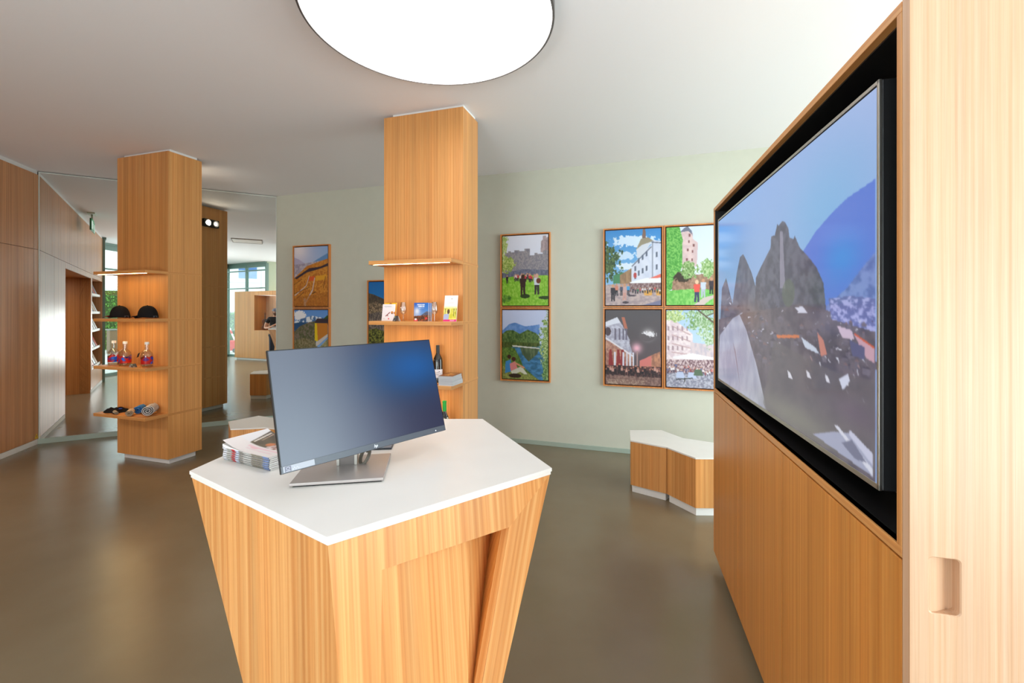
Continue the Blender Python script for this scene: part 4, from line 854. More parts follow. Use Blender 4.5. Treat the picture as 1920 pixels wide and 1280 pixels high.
S2, S3, S4 = SH[1], SH[2], SH[3]
card('leaflet', 'yellow-headed leaflet standing behind the white twig leaflet on the middle pillar', BM, 730.5, -.085, S2, .115, .148, .12, a_yellow)
card('leaflet', 'white leaflet with a brown twig and red mark, leftmost on the middle pillar shelf', BM, 727, -.14, S2, .118, .138, .16, a_twig)
def a_dark(A): A.grad((74, 74, 78), (66, 66, 70)); A.ell(.2, .25, .12, .15, (170, 196, 170)); A.line(.2, .85, .6, .85, .09, (196, 196, 200))
def tent(name, label, B, px, yl, z, w, h_, d, paint, rz=0):
    r = thing(name, label, 'sign', put(B, px, yl, z), RZ+rz)
    MB().loft([[(-w/2, -d, 0), (-w/2, -d+.001, 0), (-w/2, .0, h_), (-w/2, 0, h_-.001)], [(w/2, -d, 0), (w/2, -d+.001, 0), (w/2, 0, h_), (w/2, 0, h_-.001)]]).build('front_fold', DARKPL, r)
    MB().loft([[(-w/2, d, 0), (-w/2, d-.001, 0), (-w/2, .0, h_-.001), (-w/2, 0, h_)], [(w/2, d, 0), (w/2, d-.001, 0), (w/2, 0, h_-.001), (w/2, 0, h_)]]).build('back_fold', PAPER, r)
    A_ = Art(40, 24, lambda x, y: (x, y)); paint(A_); A_.mesh('printed_face', (-w/2, -.0006, h_), (w, 0, 0), (0, -d, -h_), PRINT, r); return r
tent('tent_card', 'small black folded tent card beside the white twig leaflet', BM, 743.5, -.19, S2, .058, .043, .02, a_dark, rz=-.5)
WG = glass_mat('wine_glass_glass', (250, 250, 250), .14, .03)
def wineglass(loc_, label):
    r = thing('wine_glass', label, 'glass', loc_, 0, 'wine glasses on the middle pillar')
    MB().lathe([(.030, 0), (.030, .001), (.008, .004), (.0035, .008)], seg=28).build('foot', WG, r, smooth=True)
    MB().lathe([(.0035, .007), (.003, .03), (.0035, .052)], seg=12, cap=False).build('stem', WG, r, smooth=True)
    MB().lathe([(.0035, .052), (.016, .058), (.026, .075), (.0285, .092), (.025, .12), (.019, .152), (.018, .152), (.024, .12), (.0272, .092), (.024, .076), (.012, .06), (.001, .057)], seg=28, cap=False).build('bowl', WG, r, smooth=True); return r
g1 = wineglass(put(BM, 756, -.11, S2), 'wine glass left of the blue booklets on the middle pillar')
dup(g1, put(BM, 814.5, -.11, S2), 0, 'wine glass right of the blue booklets on the middle pillar')
card('booklet', 'booklet with blue sky and vineyard cover, front one of the standing stack', BM, 789.5, -.16, S2, .128, .146, .03, a_blue, .008, 'booklet')
for i, yy in enumerate((-.148, -.137)):
    card('booklet', ['pale-edged booklet standing directly behind the blue booklet', 'rearmost booklet of the standing stack between the wine glasses'][i], BM, 792.5+i*2.5, yy, S2, .128, .145-.001*i, .03, a_blue, .009, 'booklet', 0, PAPERG)
card('brochure', 'tall white brochure with yellow field picture and pink band, right end of shelf', BM, 843, -.15, S2, .112, .205, .17, a_field, .004, 'brochure')
# wine bottle and books on the next shelf
def bottle(loc_, label, name, prof, gm, rz=0): 
    r = thing(name, label, 'bottle', loc_, rz); MB().lathe(prof, seg=32).build('glass_body', gm, r, smooth=True); return r
DG = flat('dark_bottle_glass', (24, 18, 16), .08, spec=.8)
wb = bottle(put(BM, 821, -.07, S3), 'dark wine bottle with white label standing beside the pile of books', 'wine_bottle', [(.034, 0), (.038, .004), (.038, .165), (.034, .19), (.018, .222), (.0145, .235), (.014, .235)], DG)
MB().lathe([(.0152, .232), (.0152, .292), (.014, .295)], seg=24).build('capsule', flat('black_capsule', (36, 34, 36), .4), wb, smooth=True)
lb = Art(60, 60, lambda x, y: (x, y)); lb.grad((226, 220, 226), (226, 220, 224)); lb.line(.35, .4, .7, .3, .03, (90, 80, 80)); lb.line(.62, .2, .66, .3, .04, (60, 50, 50)); lb.line(.3, .5, .75, .48, .02, (110, 100, 100)); lb.line(.35, .62, .6, .62, .03, (90, 80, 80))
lo_ = lb.mesh('label', (0, 0, 0), (1, 0, 0), (0, 0, 1), PRINT, wb)
for v in lo_.data.vertices: a = math.radians(200+150*v.co.x); zz = .105-.065*v.co.z; v.co = (.0386*math.cos(a), .0386*math.sin(a), zz)
def book(loc_, rz, w, d, h_, covm, label, group):
    r = thing('book', label, 'book', loc_, rz, group)
    MB().box(-w, .001, .001, -.001, d-.001, h_-.001).build('pages', PAPERG, r); MB().box(-w-.001, 0, 0, 0, d, .0012).box(-w-.001, 0, h_-.0012, 0, d, h_).build('cover', covm, r); return r
bc = put(BM, 848.5, -.212, S3); zz = S3
for i, (hh, cvm) in enumerate(((.022, flat('cover_white', (232, 232, 236), .5)), (.014, flat('cover_grey', (170, 170, 176), .5)), (.015, flat('cover_silver', (190, 190, 196), .5)), (.022, flat('cover_cream', (196, 190, 186), .5)))):
    bkk = book((bc.x, bc.y, zz), RZ+.02*i-.02, .118, .185, hh, cvm, ['thick white book at the bottom of the pile on the middle pillar', 'thin grey book second from the bottom of the pile beside the wine bottle', 'silver-grey book just under the top of the pile beside the wine bottle', 'book with brown picture cover on top of the pile beside the wine bottle'][i], 'books piled beside the wine bottle'); zz += hh
A = Art(40, 60, lambda x, y: (x, y)); A.grad((110, 70, 50), (130, 84, 54)); A.ell(.5, .5, .3, .3, (206, 160, 90), (120, 80, 50), 8, 8, rag=.3); A.line(.1, .15, .9, .15, .06, (180, 150, 120))
A.mesh('picture_cover', (-.118, .184, .0223), (.117, 0, 0), (0, -.183, 0), PRINT, bkk)
gbt = bottle(put(BM, 833.5, -.13, S4), 'dark bottle with bright green neck foil on the lowest middle pillar shelf', 'green_necked_bottle', [(.034, 0), (.038, .004), (.038, .19), (.036, .215), (.022, .25), (.0145, .27), (.014, .29)], DG)
MB().lathe([(.0155, .275), (.0155, .342), (.0165, .343), (.0165, .352), (.012, .355)], seg=24).build('neck_foil', flat('green_foil', (24, 160, 64), .35), gbt, smooth=True)
lb = Art(40, 30, lambda x, y: (x, y)); lb.grad((34, 30, 30), (44, 40, 36))
for i in range(60): lb.ell(rnd.random(), rnd.random(), .05, .06, rnd.choice([(226, 220, 200), (70, 60, 50), (150, 140, 120)]))
lo_ = lb.mesh('neck_label', (0, 0, 0), (1, 0, 0), (0, 0, 1), PRINT, gbt)
for v in lo_.data.vertices: a = math.radians(190+160*v.co.x); zz = .24-.06*v.co.z; rr_ = .0375 if zz < .212 else .0375-(zz-.212)/.038*.0135; v.co = (rr_*math.cos(a), rr_*math.sin(a), zz)

# ------------------------------------------------------------------ things on the left pillar's shelves
# caps (local: brim towards -x)
def cap(loc_, rz, label, brimmat, strap=False):
    r = thing('baseball_cap', label, 'cap', loc_, rz, 'caps on the left pillar'); CL = flat('black_cloth', (30, 28, 30), .9, spec=.1)
    m = MB(); ns, nr = 36, 10; rings = []
    for j in range(nr+1):
        f_ = j/nr; ph = f_*math.pi/2; rad = math.cos(ph)**.8; z = math.sin(ph)*.118
        rings.append([(.02+.092*rad*math.cos(a)+.012*(1-f_), .078*rad*math.sin(a), .014+z*(1-.10*math.cos(a)*-1*(1-f_)) + (.012*math.cos(a)*-.5*(1-f_))) for a in np.linspace(0, 2*math.pi, ns, endpoint=False)])
    m.loft(rings, cap=False); cr = m.build('crown', CL, r, smooth=True, fix=True)
    sm = cr.modifiers.new('thick', 'SOLIDIFY'); sm.thickness = .003
    b = MB(); rows = []
    for i in range(9):
        u = i/8; x = -.055-.115*u; wdt = .07*math.sqrt(max(0, 1-(u*.92)**2.4))
        rows.append([(x+.022*(abs(v)**2)*(1-u), v*wdt, .040-.020*u-.016*v*v) for v in np.linspace(-1, 1, 13)])
    b.loft(rows, cap=False, closed=False); br = b.build('brim', brimmat, r, smooth=True); sm = br.modifiers.new('thick', 'SOLIDIFY'); sm.thickness = .003
    MB().lathe([(.007, 0), (.006, .004), (.001, .006)], (.022, 0, .131), 12).build('button', CL, r, smooth=True)
    MB().obox((.118, -.02, .012), (.004, 0, 0), (0, .04, 0), (0, 0, .018)).build('strap', flat('strap_grey', (70, 70, 78), .6), r)
    return r
cap(put(BL, 221, -.12, S2), RZ+.05, 'black baseball cap with red under-brim, left one on the left pillar', flat('red_cloth', (120, 20, 34), .9))
cap(put(BL, 273, -.12, S2), RZ+.10, 'all-black baseball cap with strap, right one on the left pillar', flat('black_cloth', (30, 28, 30), .9, spec=.1))
# clear bottles with blue and red wraps
CG = glass_mat('clear_bottle_glass', (246, 246, 244), .10, .03)
def art_wrap(A, s):
    A.grad((206, 36, 20), (186, 14, 18)); rg = random.Random(s)
    for i in range(14):
        x, y = rg.random(), rg.random(); w_ = rg.uniform(.06, .16); A.poly([(x-w_, y), (x, y-.3), (x+w_, y+.1), (x, y+.35)], rg.choice([(10, 60, 190), (8, 84, 206), (206, 40, 20), (96, 40, 130), (190, 16, 20), (14, 90, 206)]))
def clear_bottle(px, yl, label, seed, tagc, tz):
    r = thing('liquor_bottle', label, 'bottle', put(BL, px, yl, S3), RZ, 'clear bottles on the left pillar')
    MB().lathe([(.046, 0), (.050, .006), (.050, .115), (.046, .14), (.030, .162), (.0185, .172), (.017, .215), (.018, .235)], seg=32).build('glass_body', CG, r, smooth=True)
    MB().lathe([(.043, .008), (.045, .012), (.045, .026), (.001, .027)], seg=24).build('glass_base', glass_mat('thick_glass', (214, 200, 180), .3, .05), r, smooth=True)
    MB().lathe([(.0195, .228), (.0195, .250), (.018, .253)], seg=24).build('stopper', WHITE, r, smooth=True)
    A_ = Art(90, 26, lambda x, y: (x, y)); art_wrap(A_, seed); w_ = A_.mesh('paper_wrap', (0, 0, 0), (1, 0, 0), (0, 0, 1), PRINT, r)
    for v in w_.data.vertices:
        a = math.radians(360*v.co.x); tt = .098+.012*math.sin(a*2+seed)+.006*math.sin(a*5); v.co = (.0508*math.cos(a), .0508*math.sin(a), tt-(tt-.034)*v.co.z)
    if tagc is not None:
        tg = MB().obox((-.052, -.03, .088), (-.012, -.004, .0), (-.012, 0, -.0), (-.018, 0, .045)); tg = MB().obox((-.078, -.045, .095+tz), (.028, .0, .012), (.0008, .0015, 0), (.018, 0, .042)); tg.build('hang_tag', tagc, r)
        MB().tube([(-.045, -.04, .14+tz), (-.02, -.02, .17), (0, -.018, .178)], .0008, 5).build('tag_string', tagc, r)
    return r
clear_bottle(213.5, -.10, 'clear bottle with blue and red wrap, leftmost of the three bottles on the left pillar', 2, None, 0)
clear_bottle(234.5, -.13, 'clear bottle with red and blue wrap and white hang tag, middle of three', 5, flat('tag_white', (236, 220, 226), .6), 0)
clear_bottle(275.5, -.12, 'clear bottle with violet and blue wrap and black hang tag, rightmost of three', 8, flat('tag_black', (44, 30, 34), .6), 0)
tent('tent_card', 'small dark folded tent card between the bottles on the left pillar', BL, 249.5, -.165, S3, .045, .034, .035, a_dark, rz=1.35)
# rolled shirts
def roll(loc_, rz, L_, R_, rgb, label, turns=3.2):
    r = thing('rolled_shirt', label, 'shirt', loc_, rz, 'rolled shirts on the left pillar'); clm = flat('cloth_%d_%d' % rgb[:2], rgb, .95, spec=.1); m = MB(); n_ = 64; rg = random.Random(rgb[0])
    ln = 12; rings = []
    for j in range(ln+1):
        y = -L_/2+L_*j/ln; pr = []; inn_ = []
        for i in range(n_+1):
            f_ = i/n_; a = f_*turns*2*math.pi; rr_ = R_*(.16+.84*f_)*(1+.03*math.sin(a*3+j*.7)); th_ = R_*.10
            off_ = .006*math.sin(f_*9+1)*(1 if j in (0, ln) else .3)
            pr.append((rr_*math.cos(a), y+off_, R_+rr_*math.sin(a)*.92)); q_ = max(rr_-th_, .001); inn_.append((q_*math.cos(a), y+off_, R_+q_*math.sin(a)*.92))
        rings.append(pr+inn_[::-1])
    m.loft(rings, cap=False); k_ = len(rings[0]); n0 = (ln)*k_
    for i in range(n_): m.f.append((i, i+1, k_-2-i, k_-1-i)); m.f.append((n0+i, n0+i+1, n0+k_-2-i, n0+k_-1-i))
    m.v = [(x, y, max(z, .001)) for x, y, z in m.v]
    m.build('rolled_cloth', clm, r, smooth=True); return r
roll(put(BL, 281, -.10, S4), RZ+.75, .17, .058, (196, 190, 188), 'grey rolled shirt, largest and rightmost on the lowest shelf')
roll(put(BL, 261.5, -.078, S4), RZ+.70, .11, .046, (70, 130, 200), 'blue rolled shirt between the tan and grey rolls')
roll(put(BL, 243.5, -.186, S4), RZ+.85, .10, .036, (200, 176, 150), 'tan rolled shirt at the front edge of the lowest shelf')
# folded black shirt with a patterned bundle in it
r = thing('folded_shirt', 'folded black shirt with a small blue patch, left end of the lowest shelf', 'shirt', put(BL, 219, -.10, S4), RZ)
m = MB(); N_ = 18; rg = np.random.default_rng(3)
rows = []
for i in range(N_+1):
    u = -1+2*i/N_; row = []
    for j in range(N_+1):
        v = -1+2*j/N_; ed = max(0, 1-max(abs(u), abs(v))**6); row.append((u*.105+.006*math.sin(v*7), v*.075+.008*math.sin(u*5), .001+ed*(.034+.008*math.sin(u*6+v*3)+.006*math.sin(v*9-u*4))))
    rows.append(row)
m.loft(rows, cap=False, closed=False); m.build('black_cloth', flat('black_cloth', (30, 28, 30), .9, spec=.1), r, smooth=True)
MB().lathe([(.012, 0), (.016, .002), (.012, .004)], (.07, -.01, .036), 16).build('blue_patch', flat('blue_patch', (40, 80, 220), .8), r)
roll(put(BL, 217, -.185, S4), RZ+1.2, .09, .019, (176, 168, 150), 'small striped rolled cloth lying in front of the folded black shirt', 2.5)

# warning sticker at the foot of the left wall
t = thing('warning_sticker', 'tiny yellow triangular warning sticker low in the corner beside the mirror', 'sticker', LW(.035, .0012, .075), math.atan2(LD.y, LD.x))
MB().loft([[(-.03, 0, 0), (.03, 0, 0), (0, 0, .055)], [(-.03, .001, 0), (.03, .001, 0), (0, .001, .055)]]).build('sticker_face', flat('warning_yellow', (236, 190, 20), .5), t)
MB().obox((-.004, .001, .018), (.008, 0, 0), (0, .0005, 0), (0, 0, .018)).obox((-.004, .001, .008), (.008, 0, 0), (0, .0005, 0), (0, 0, .006)).build('exclamation_mark', BLACKMAT, t)

# ------------------------------------------------------------------ brochure rack in the left wall (seen in the mirror)
rk = thing('brochure_rack', 'built-in wooden brochure rack with five sloping tiers beside the passage', 'rack', LW((TS+TE-.05)/2, -.34), math.atan2(LD.y, LD.x))
rw = (TE-.05-TS); rl = -rw/2; tiers = [.42, .79, 1.16, 1.53, 1.90]
MB().box(-rw/2, .0, .42, rw/2, .01, 2.26).box(-rw/2, 0, .4, -rw/2+.018, .34, 2.26).box(rw/2-.018, 0, .4, rw/2, .34, 2.26).box(-rw/2, 0, 2.24, rw/2, .34, 2.26).build('rack_case', WLEFT, rk)
for i, z in enumerate(tiers):
    MB().loft([[(x, .04, z+.0), (x, .30, z-.0), (x, .30, z+.02), (x, .04, z+.02)] for x in (-rw/2+.018, rw/2-.018)]).build('tier_shelf', WHITEPAINT, rk)
    MB().box(-rw/2+.018, .30, z, rw/2-.018, .306, z+.05).build('tier_lip', WHITEPAINT, rk)
tn_ = ['lowest', 'second lowest', 'middle', 'second highest', 'highest']; pn_ = ['nearest the passage', 'second from the passage', 'third from the passage', 'fourth from the passage', 'nearest the window']
base = None; pcs = [(236, 236, 240), (206, 180, 160), (60, 66, 90), (226, 226, 230), (190, 80, 70), (230, 232, 236), (150, 150, 160)]
protos = {}
for i, z in enumerate(tiers):
    for j in range(5):
        rg = pcs[(i*3+j*2) % 7]; L_ = 'display brochure on the %s tier of the rack, %s' % (tn_[i], pn_[j])
        p_ = Vector(LW(TS+.20+j*.28, -.34+.16, z+.021)); rzz = math.atan2(LD.y, LD.x)
        if rg not in protos:
            b = thing('display_brochure', L_, 'brochure', p_, rzz, 'brochures in the wall rack')
            MB().obox((-.1, .09, 0), (.2, 0, 0), (0, .03, .009), (0, -.10, .27)).build('pages', PAPER, b)
            MB().obox((-.1, .12, .0095), (.2, 0, 0), (0, .001, .0004), (0, -.10, .27)).build('cover', flat('cover_%d' % rg[0], rg, .5), b); protos[rg] = b
        else: dup(protos[rg], p_, rzz, L_, 'brochures in the wall rack')

# emergency exit sign under the ceiling near the left wall
t = thing('exit_sign', 'green emergency exit sign with running figure hanging from the ceiling, seen in the mirror', 'sign', (-4.62, 2.72, 0), math.atan2(LD.y, LD.x))
MB().box(-.13, -.05, CEIL-.02, .13, .05, CEIL-.001).build('ceiling_plate', flat('pale_metal', (206, 220, 206), .4), t)
MB().box(-.012, -.012, CEIL-.1, .012, .012, CEIL-.02).build('hanger', flat('pale_metal', (206, 220, 206), .4), t)
def a_exit(A):
    A.grad((30, 130, 80), (26, 120, 74)); w_ = (236, 246, 240)
    A.poly([(.62, .15), (.92, .15), (.92, .88), (.62, .88)], w_); A.ell(.38, .2, .06, .08, w_); A.line(.36, .3, .3, .55, .12, w_); A.line(.3, .55, .42, .68, .08, w_); A.line(.42, .68, .38, .88, .07, w_); A.line(.3, .55, .16, .8, .07, w_); A.line(.36, .32, .5, .42, .05, w_); A.line(.34, .32, .2, .4, .05, w_)
MB().box(-.16, -.012, CEIL-.3, .16, .012, CEIL-.1).build('sign_box', flat('sign_green', (30, 120, 76), .4), t, bevel=.003)
for sgn in (-1, 1):
    A = Art(48, 32, lambda x, y: (x, y)); a_exit(A); A.mesh('pictogram', (-.155*-sgn*-1 if sgn < 0 else .155, sgn*.0125, CEIL-.105), (.31 if sgn < 0 else -.31, 0, 0), (0, 0, -.19), attr_mat('lit_sign', .4, .5), t)

# ------------------------------------------------------------------ violin cabinet behind the camera (seen in the mirror)
CLn = ((.112, -2.926), (.513, -1.043)); cd = Vector((CLn[1][0]-CLn[0][0], CLn[1][1]-CLn[0][1], 0)).normalized(); cnm = Vector((cd.y, -cd.x, 0))   # cnm points away from the room's left side
cl = 2.25; c2 = thing('display_cabinet', 'tall wooden display cabinet with a glazed violin niche, seen in the mirror', 'cabinet', (CLn[0][0], CLn[0][1], 0), math.atan2(cd.y, cd.x))
def along(px, py): p_ = mir(px, py, line=CLn); return (p_-Vector((CLn[0][0], CLn[0][1], 0))).dot(cd), p_.z
a0, zt2 = along(477, 553); a1, zb2 = along(479, 618); a0 = max(.4, min(1.9, a0))
zt2, zb2 = 2.10, .97; dpt = .45; xx = a0
# local x along the front, front face at y=0 facing +y (towards the room), body at y<0
MB().box(0, -dpt, .06, xx, 0, 2.23).box(xx, -dpt, .06, cl, 0, zb2).box(xx, -dpt, zt2, cl, 0, 2.23).box(xx, -dpt, zb2, cl, -dpt+.02, zt2).box(cl-.02, -dpt, zb2, cl, 0, zt2).build('carcass', WZ2, c2, bevel=.001)
MB().box(.04, -dpt+.04, 0, cl-.04, -.04, .06).build('plinth', WHITEPAINT, c2)
MB().box(xx+.01, -.012, zb2+.01, cl-.03, -.006, zt2-.01).build('glass_door', glass_mat('niche_glass', (250, 250, 250), .002, .02, .006), c2)
MB().box(xx+.001, -dpt+.021, zb2+.001, cl-.021, -dpt+.026, zt2-.001).build('niche_back', WLIT, c2)
MB().box(xx+.72, -dpt+.027, zb2+.001, cl-.03, -dpt+.035, zt2-.001).build('niche_curtain', flat('olive_curtain', (168, 172, 110), .8), c2)
for x_ in (xx-.004, xx+.55, xx+1.05): MB().box(x_, 0, .065, x_+.004, .0008, zb2-.005 if x_ > xx else 2.225).build('door_joint', flat('dark_joint', (70, 46, 30), .8), c2)
nl = bpy.data.lights.new('niche_light', 'AREA'); nl.energy = .7; nl.size = .6; nl.color = (1, .9, .8); no = bpy.data.objects.new('niche_light', nl); COL.objects.link(no); no.parent = c2; no.location = (xx+.5, -.2, zt2-.01)
# violin
vx, _ = along(497, 600); vb = Vector((CLn[0][0], CLn[0][1], 0))+cd*vx-cnm*-.2; vb.z = zb2
vb = vb-cd*.25
v_ = thing('violin', 'brown violin standing upright in the glazed niche of the display cabinet', 'violin', vb, math.radians(28))
VM = flat('violin_varnish', (120, 62, 30), .25, coat=.5)
half = [(0, 0), (.06, .004), (.095, .03), (.104, .075), (.092, .12), (.066, .155), (.055, .19), (.060, .22), (.078, .245), (.083, .28), (.076, .32), (.05, .35), (.012, .36)]
out_ = [(x, z) for x, z in half]+[(-x, z) for x, z in half[::-1]][:-1]
MB().loft([[(x*(1 if y_ in (.0, .034) else 1.0)*s_, y_, .18+(z-.18)*s_) for x, z in out_] for y_, s_ in ((-.004, .86), (.0, .98), (.003, 1.0), (.031, 1.0), (.034, .98), (.04, .86))]).build('violin_body', VM, v_, smooth=True)
MB().obox((-.012, .028, .34), (.024, 0, 0), (0, .014, 0), (0, 0, .15)).build('neck', VM, v_)
MB().obox((-.013, .044, .2), (.026, 0, 0), (0, .006, 0), (0, 0, .29)).build('fingerboard', BLACKMAT, v_)
MB().obox((-.02, .041, .03), (.04, 0, 0), (0, .006, 0), (0, 0, .1)).build('tailpiece', BLACKMAT, v_)
MB().obox((-.022, .040, .165), (.044, 0, 0), (0, .026, 0), (0, 0, .004)).build('bridge', WLIT, v_)
sc_ = MB().tube([(0, .03, .49), (0, .03, .55), (0, .02, .575), (0, .01, .57), (0, .015, .56)], [.012, .010, .010, .008, .005]).build('scroll', VM, v_, smooth=True)
MB().tube([(-.035, .03, .51), (.035, .03, .512)], .004).tube([(-.035, .03, .535), (.035, .03, .537)], .004).build('tuning_pegs', BLACKMAT, v_, smooth=True)
s4 = MB()
for x_ in (-.009, -.003, .003, .009): s4.tube([(x_*1.4, .05, .12), (x_*1.6, .066, .167), (x_*.8, .052, .49)], .0006, 4)
s4.build('strings', SILVER, v_)

# ------------------------------------------------------------------ person behind the camera (seen in the mirror)
pr = thing('person', 'person in grey cap and black t-shirt with folded forearm, seen in the mirror', 'person', (.19, -.50, 0), math.radians(15))
def skin(name, nodes, edges, mat, par, sub=2):
    me = bpy.data.meshes.new(name); me.from_pydata([n_[0] for n_ in nodes], edges, []); ob = bpy.data.objects.new(name, me); COL.objects.link(ob); ob.parent = par; me.materials.append(mat)
    md = ob.modifiers.new('skin', 'SKIN'); md.use_smooth_shade = True
    for sv, n_ in zip(me.skin_vertices[0].data, nodes): r_ = n_[1]; sv.radius = r_ if isinstance(r_, tuple) else (r_, r_)
    me.skin_vertices[0].data[0].use_root = True
    ss = ob.modifiers.new('sub', 'SUBSURF'); ss.levels = sub; ss.render_levels = sub; return ob
SK = flat('skin_tone', (206, 150, 122), .55); HT_ = 1.66
S = HT_/1.75
def P(x, y, z): return (x*S, y*S, z*S)
nd = [(P(0, 0, .98), (.15, .11)), (P(0, 0, 1.12), (.135, .10)), (P(0, .01, 1.28), (.15, .105)), (P(0, 0, 1.42), (.13, .085)), (P(0, .0, 1.50), .055), (P(0, .02, 1.56), .05), (P(0, .03, 1.62), (.078, .092)), (P(0, .03, 1.69), (.072, .088)),
      (P(.17, 0, 1.43), .055), (P(.24, -.01, 1.30), .048), (P(.28, .0, 1.14), .041), (P(.16, .20, 1.14), .036), (P(.06, .29, 1.20), .026),
      (P(-.17, 0, 1.43), .055), (P(-.25, -.01, 1.30), .048), (P(-.30, .0, 1.14), .041), (P(-.20, .20, 1.16), .036), (P(-.09, .28, 1.24), .026),
      (P(.09, 0, .90), .09), (P(.11, .01, .52), .06), (P(.12, -.01, .10), .042), (P(.12, .12, .045), .036), (P(-.09, 0, .90), .09), (P(-.11, .01, .52), .06), (P(-.12, -.01, .10), .042), (P(-.12, .12, .045), .036)]
ed = [(0, 1), (1, 2), (2, 3), (3, 4), (4, 5), (5, 6), (6, 7), (3, 8), (8, 9), (9, 10), (10, 11), (11, 12), (3, 13), (13, 14), (14, 15), (15, 16), (16, 17), (0, 18), (18, 19), (19, 20), (20, 21), (0, 22), (22, 23), (23, 24), (24, 25)]
# palms and fingers
def fingers(base_i, hx, hy, hz, dx, dy, dz, sgn):
    nd.append((P(hx+dx*.045, hy+dy*.045, hz+dz*.045), (.030, .016))); pi = len(nd)-1; ed.append((base_i, pi))
    for f_ in range(4):
        ln_ = (.07, .08, .075, .06)[f_]; off = (f_-1.5)*.019; a = P(hx+dx*.08, hy+dy*.08, hz+dz*.08+off); b = P(hx+dx*(.08+ln_*.5), hy+dy*(.08+ln_*.5)-.008, hz+off+dz*.1); c_ = P(hx+dx*(.08+ln_*.8), hy+dy*(.08+ln_*.5)-.03, hz+off+dz*.1)
        nd.extend([(a, .0095), (b, .009), (c_, .008)]); n0 = len(nd)-3; ed.extend([(pi, n0), (n0, n0+1), (n0+1, n0+2)])
    nd.extend([(P(hx+dx*.03, hy+dy*.03+.01, hz+.035), .011), (P(hx+dx*.06, hy+dy*.06+.012, hz+.055), .009)]); n0 = len(nd)-2; ed.extend([(base_i, n0), (n0, n0+1)])
fingers(12, .06, .29, 1.20, -.85, .3, .2, 1); fingers(17, -.09, .28, 1.24, .85, .3, .1, -1)
skin('body', nd, ed, SK, pr)
ts = [(P(0, 0, .97), (.165, .125)), (P(0, 0, 1.12), (.155, .118)), (P(0, .01, 1.28), (.168, .122)), (P(0, 0, 1.42), (.145, .098)), (P(0, 0, 1.475), .075), (P(.17, 0, 1.43), .068), (P(.25, -.01, 1.28), .064), (P(-.17, 0, 1.43), .068), (P(-.26, -.01, 1.28), .064)]
skin('t_shirt', ts, [(0, 1), (1, 2), (2, 3), (3, 4), (3, 5), (5, 6), (3, 7), (7, 8)], flat('black_tee', (34, 34, 38), .9), pr)
tr = [(P(0, 0, .99), (.16, .12)), (P(.09, 0, .88), .105), (P(.11, .01, .52), .078), (P(.12, -.01, .12), .062), (P(-.09, 0, .88), .105), (P(-.11, .01, .52), .078), (P(-.12, -.01, .12), .062)]
skin('trousers', tr, [(0, 1), (1, 2), (2, 3), (0, 4), (4, 5), (5, 6)], flat('dark_denim', (40, 44, 58), .9), pr)
for s_ in (-1, 1):
    MB().loft([[(s_*.12*S+a*.05, -.07+.25*t_, z) for a, z in ((-1, 0), (1, 0), (.85, .07-.04*t_), (-.85, .07-.04*t_))] for t_ in (0, .3, .7, 1)]).build('shoe', flat('dark_shoe', (50, 46, 44), .7), pr, bevel=.012)
fc = MB()
hcx, hcy, hcz = 0, .035*S, 1.645*S
MB().lathe([(.001, -.115), (.045, -.108), (.066, -.085), (.073, -.05), (.070, -.03)], (hcx, hcy+.012, hcz), 20, cap=False).build('beard', flat('brown_beard', (96, 60, 40), .95), pr, smooth=True)
MB().lathe([(.094, .02), (.096, .04), (.088, .08), (.06, .105), (.001, .115)], (hcx, hcy, hcz), 24, cap=False).build('flat_cap', flat('grey_cap', (120, 120, 134), .9), pr, smooth=True)
MB().loft([[(x, hcy+.08+.06*u*(1-(x/.08)**2), hcz+.022-.01*u) for x in np.linspace(-.07, .07, 9)]+[(x, hcy+.08+.06*u*(1-(x/.08)**2), hcz+.028-.01*u) for x in np.linspace(.07, -.07, 9)] for u in (0, .5, 1)]).build('cap_peak', flat('grey_cap', (120, 120, 134), .9), pr, smooth=True)
for s_ in (-1, 1):
    MB().lathe([(.001, -.012), (.010, -.006), (.012, 0), (.010, .006), (.001, .012)], (s_*.03, hcy+.088, hcz-.005), 12).build('eye', flat('eye_dark', (50, 36, 30), .3), pr, smooth=True)
    MB().lathe([(.001, -.03), (.012, -.02), (.014, .01), (.001, .025)], (s_*.084, hcy-.005, hcz-.02), 10).build('ear', SK, pr, smooth=True)
MB().loft([[(-.012, hcy+.085, hcz-.045), (.012, hcy+.085, hcz-.045), (0, hcy+.115, hcz-.042)], [(-.006, hcy+.085, hcz), (.006, hcy+.085, hcz), (0, hcy+.094, hcz)]]).build('nose', SK, pr, smooth=True)
MB().loft([[(-.024, hcy+.082, hcz-.066), (.024, hcy+.082, hcz-.066), (.018, hcy+.094, hcz-.072), (-.018, hcy+.094, hcz-.072)], [(-.024, hcy+.082, hcz-.062), (.024, hcy+.082, hcz-.062), (.018, hcy+.094, hcz-.060), (-.018, hcy+.094, hcz-.060)]]).build('mouth', flat('lip', (160, 90, 84), .6), pr)

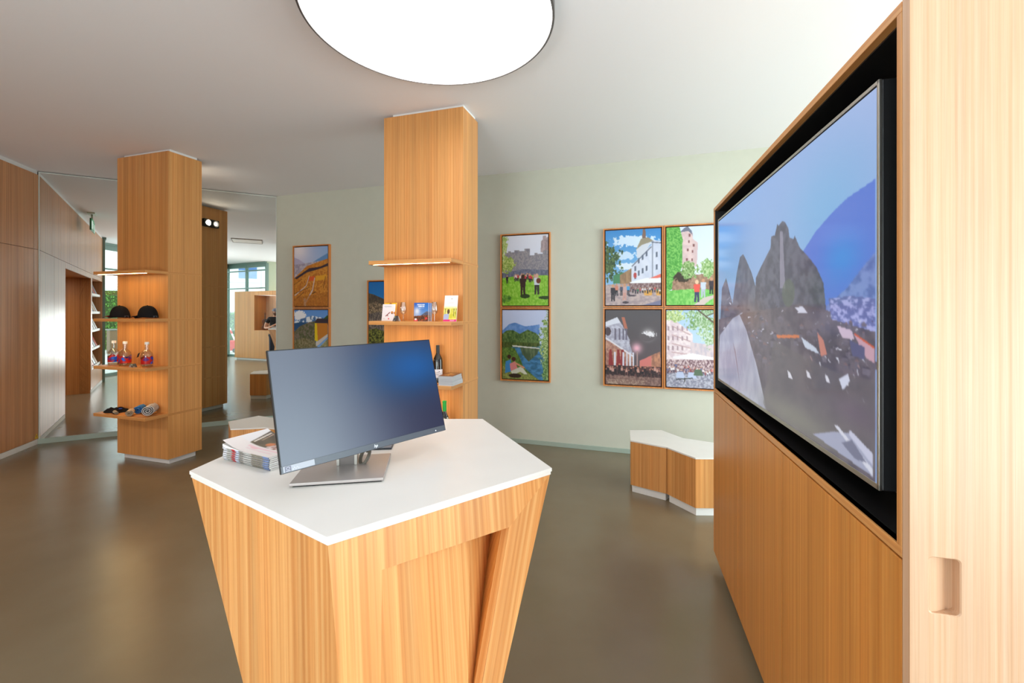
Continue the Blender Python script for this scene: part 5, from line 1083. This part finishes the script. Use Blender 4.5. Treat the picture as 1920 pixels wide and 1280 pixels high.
# ------------------------------------------------------------------ outside the glass
struct('ground_outside', MB().box(-25, -25, -.3, 20, 16, -.13), flat('paving', (196, 196, 192), .9))
def bush(name, label, loc_, rx, ry, h_, n_, seed, c1=(70, 140, 50), c2=(130, 190, 80)):
    r = thing(name, label, 'hedge', loc_); rg = np.random.default_rng(seed); m = MB(); m2 = MB()
    for i in range(n_):
        a, zz = rg.uniform(0, 2*math.pi), rg.uniform(0, 1); rad = math.sqrt(rg.uniform(.45, 1)); p_ = Vector((rx*rad*math.cos(a), ry*rad*math.sin(a), h_*zz)); s_ = rg.uniform(.05, .11)
        d1 = Vector(rg.normal(size=3)).normalized()*s_; d2 = Vector(rg.normal(size=3)).normalized()*s_*.6
        (m if i % 2 else m2).quad(p_, p_+d1*.5+d2*.5, p_+d1, p_+d1*.5-d2*.5)
    m.build('foliage', flat(name+'_green', c1, .7), r, fix=False); m2.build('young_leaves', flat(name+'_light_green', c2, .7), r, fix=False)
    MB().lathe([(rx*.7, 0), (rx*.75, h_*.5), (rx*.6, h_*.93), (.01, h_*.97)], seg=16).build('inner_twigs', flat('twig_green', (44, 74, 34), .9), r); return r
p_ = mir(208, 640, path=20.5); bush('green_hedge', 'tall green hedge outside, seen in the mirror left of the pillar', (p_.x, p_.y, -.13), 1.1, 1.1, 2.9, 5200, 2)
p_ = mir(432, 600, path=24); bush('small_hedge', 'low hedge outside the far window, seen in the mirror right of the pillar', (p_.x, p_.y, -.13), .9, .9, 1.7, 2400, 3)
p_ = mir(216, 640, path=18.2); r = thing('planter_box', 'brown planter box outside the glass beside the tall hedge', 'planter', (p_.x, p_.y, -.13)); MB().box(-.22, -.22, 0, .22, .22, .95).build('box', flat('brown_metal', (110, 92, 70), .6), r, bevel=.01); MB().box(-.25, -.25, .95, .25, .25, 1.0).build('rim', flat('grey_rim', (130, 130, 126), .6), r)
p_ = mir(433, 560, path=38); r = thing('building', 'pale building with blue windows across the street, seen in the mirror', 'building', (p_.x, p_.y, -.13), .3)
MB().box(-5, -3, 0, 5, 3, 11).build('wall', flat('pale_render', (226, 226, 226), .9), r)
for zz in (1.2, 4.4, 7.6):
    for x_ in (-4, -1.9, .2, 2.3):
        MB().box(x_, 3, zz, x_+1.3, 3.02, zz+1.7).build('window', flat('blue_window', (70, 110, 170), .2), r)
p_ = mir(436, 660, path=18.5); r = thing('hand_truck', 'red wheeled hand truck with red and white pole outside the far window', 'hand truck', (p_.x, p_.y, -.13), .5)
MB().box(-.2, -.15, .08, .2, .15, .5).build('red_body', flat('signal_red', (220, 40, 40), .5), r, bevel=.03)
MB().tube([(.1, 0, .45), (-.2, 0, 1.25)], .035).build('pole', flat('pole_white', (236, 230, 230), .5), r, smooth=True)
MB().tube([(-.02, .0, .78), (-.08, 0, .93)], .037).tube([(-.17, 0, 1.17), (-.2, 0, 1.26)], .037).build('red_band', flat('signal_red', (220, 40, 40), .5), r, smooth=True)
for s_ in (-1, 1): w_ = MB().lathe([(.09, -.02), (.09, .02)], seg=20).build('wheel', BLACKMAT, r); w_.location = (.1, s_*.17, .09); w_.rotation_euler = (math.pi/2, 0, 0)
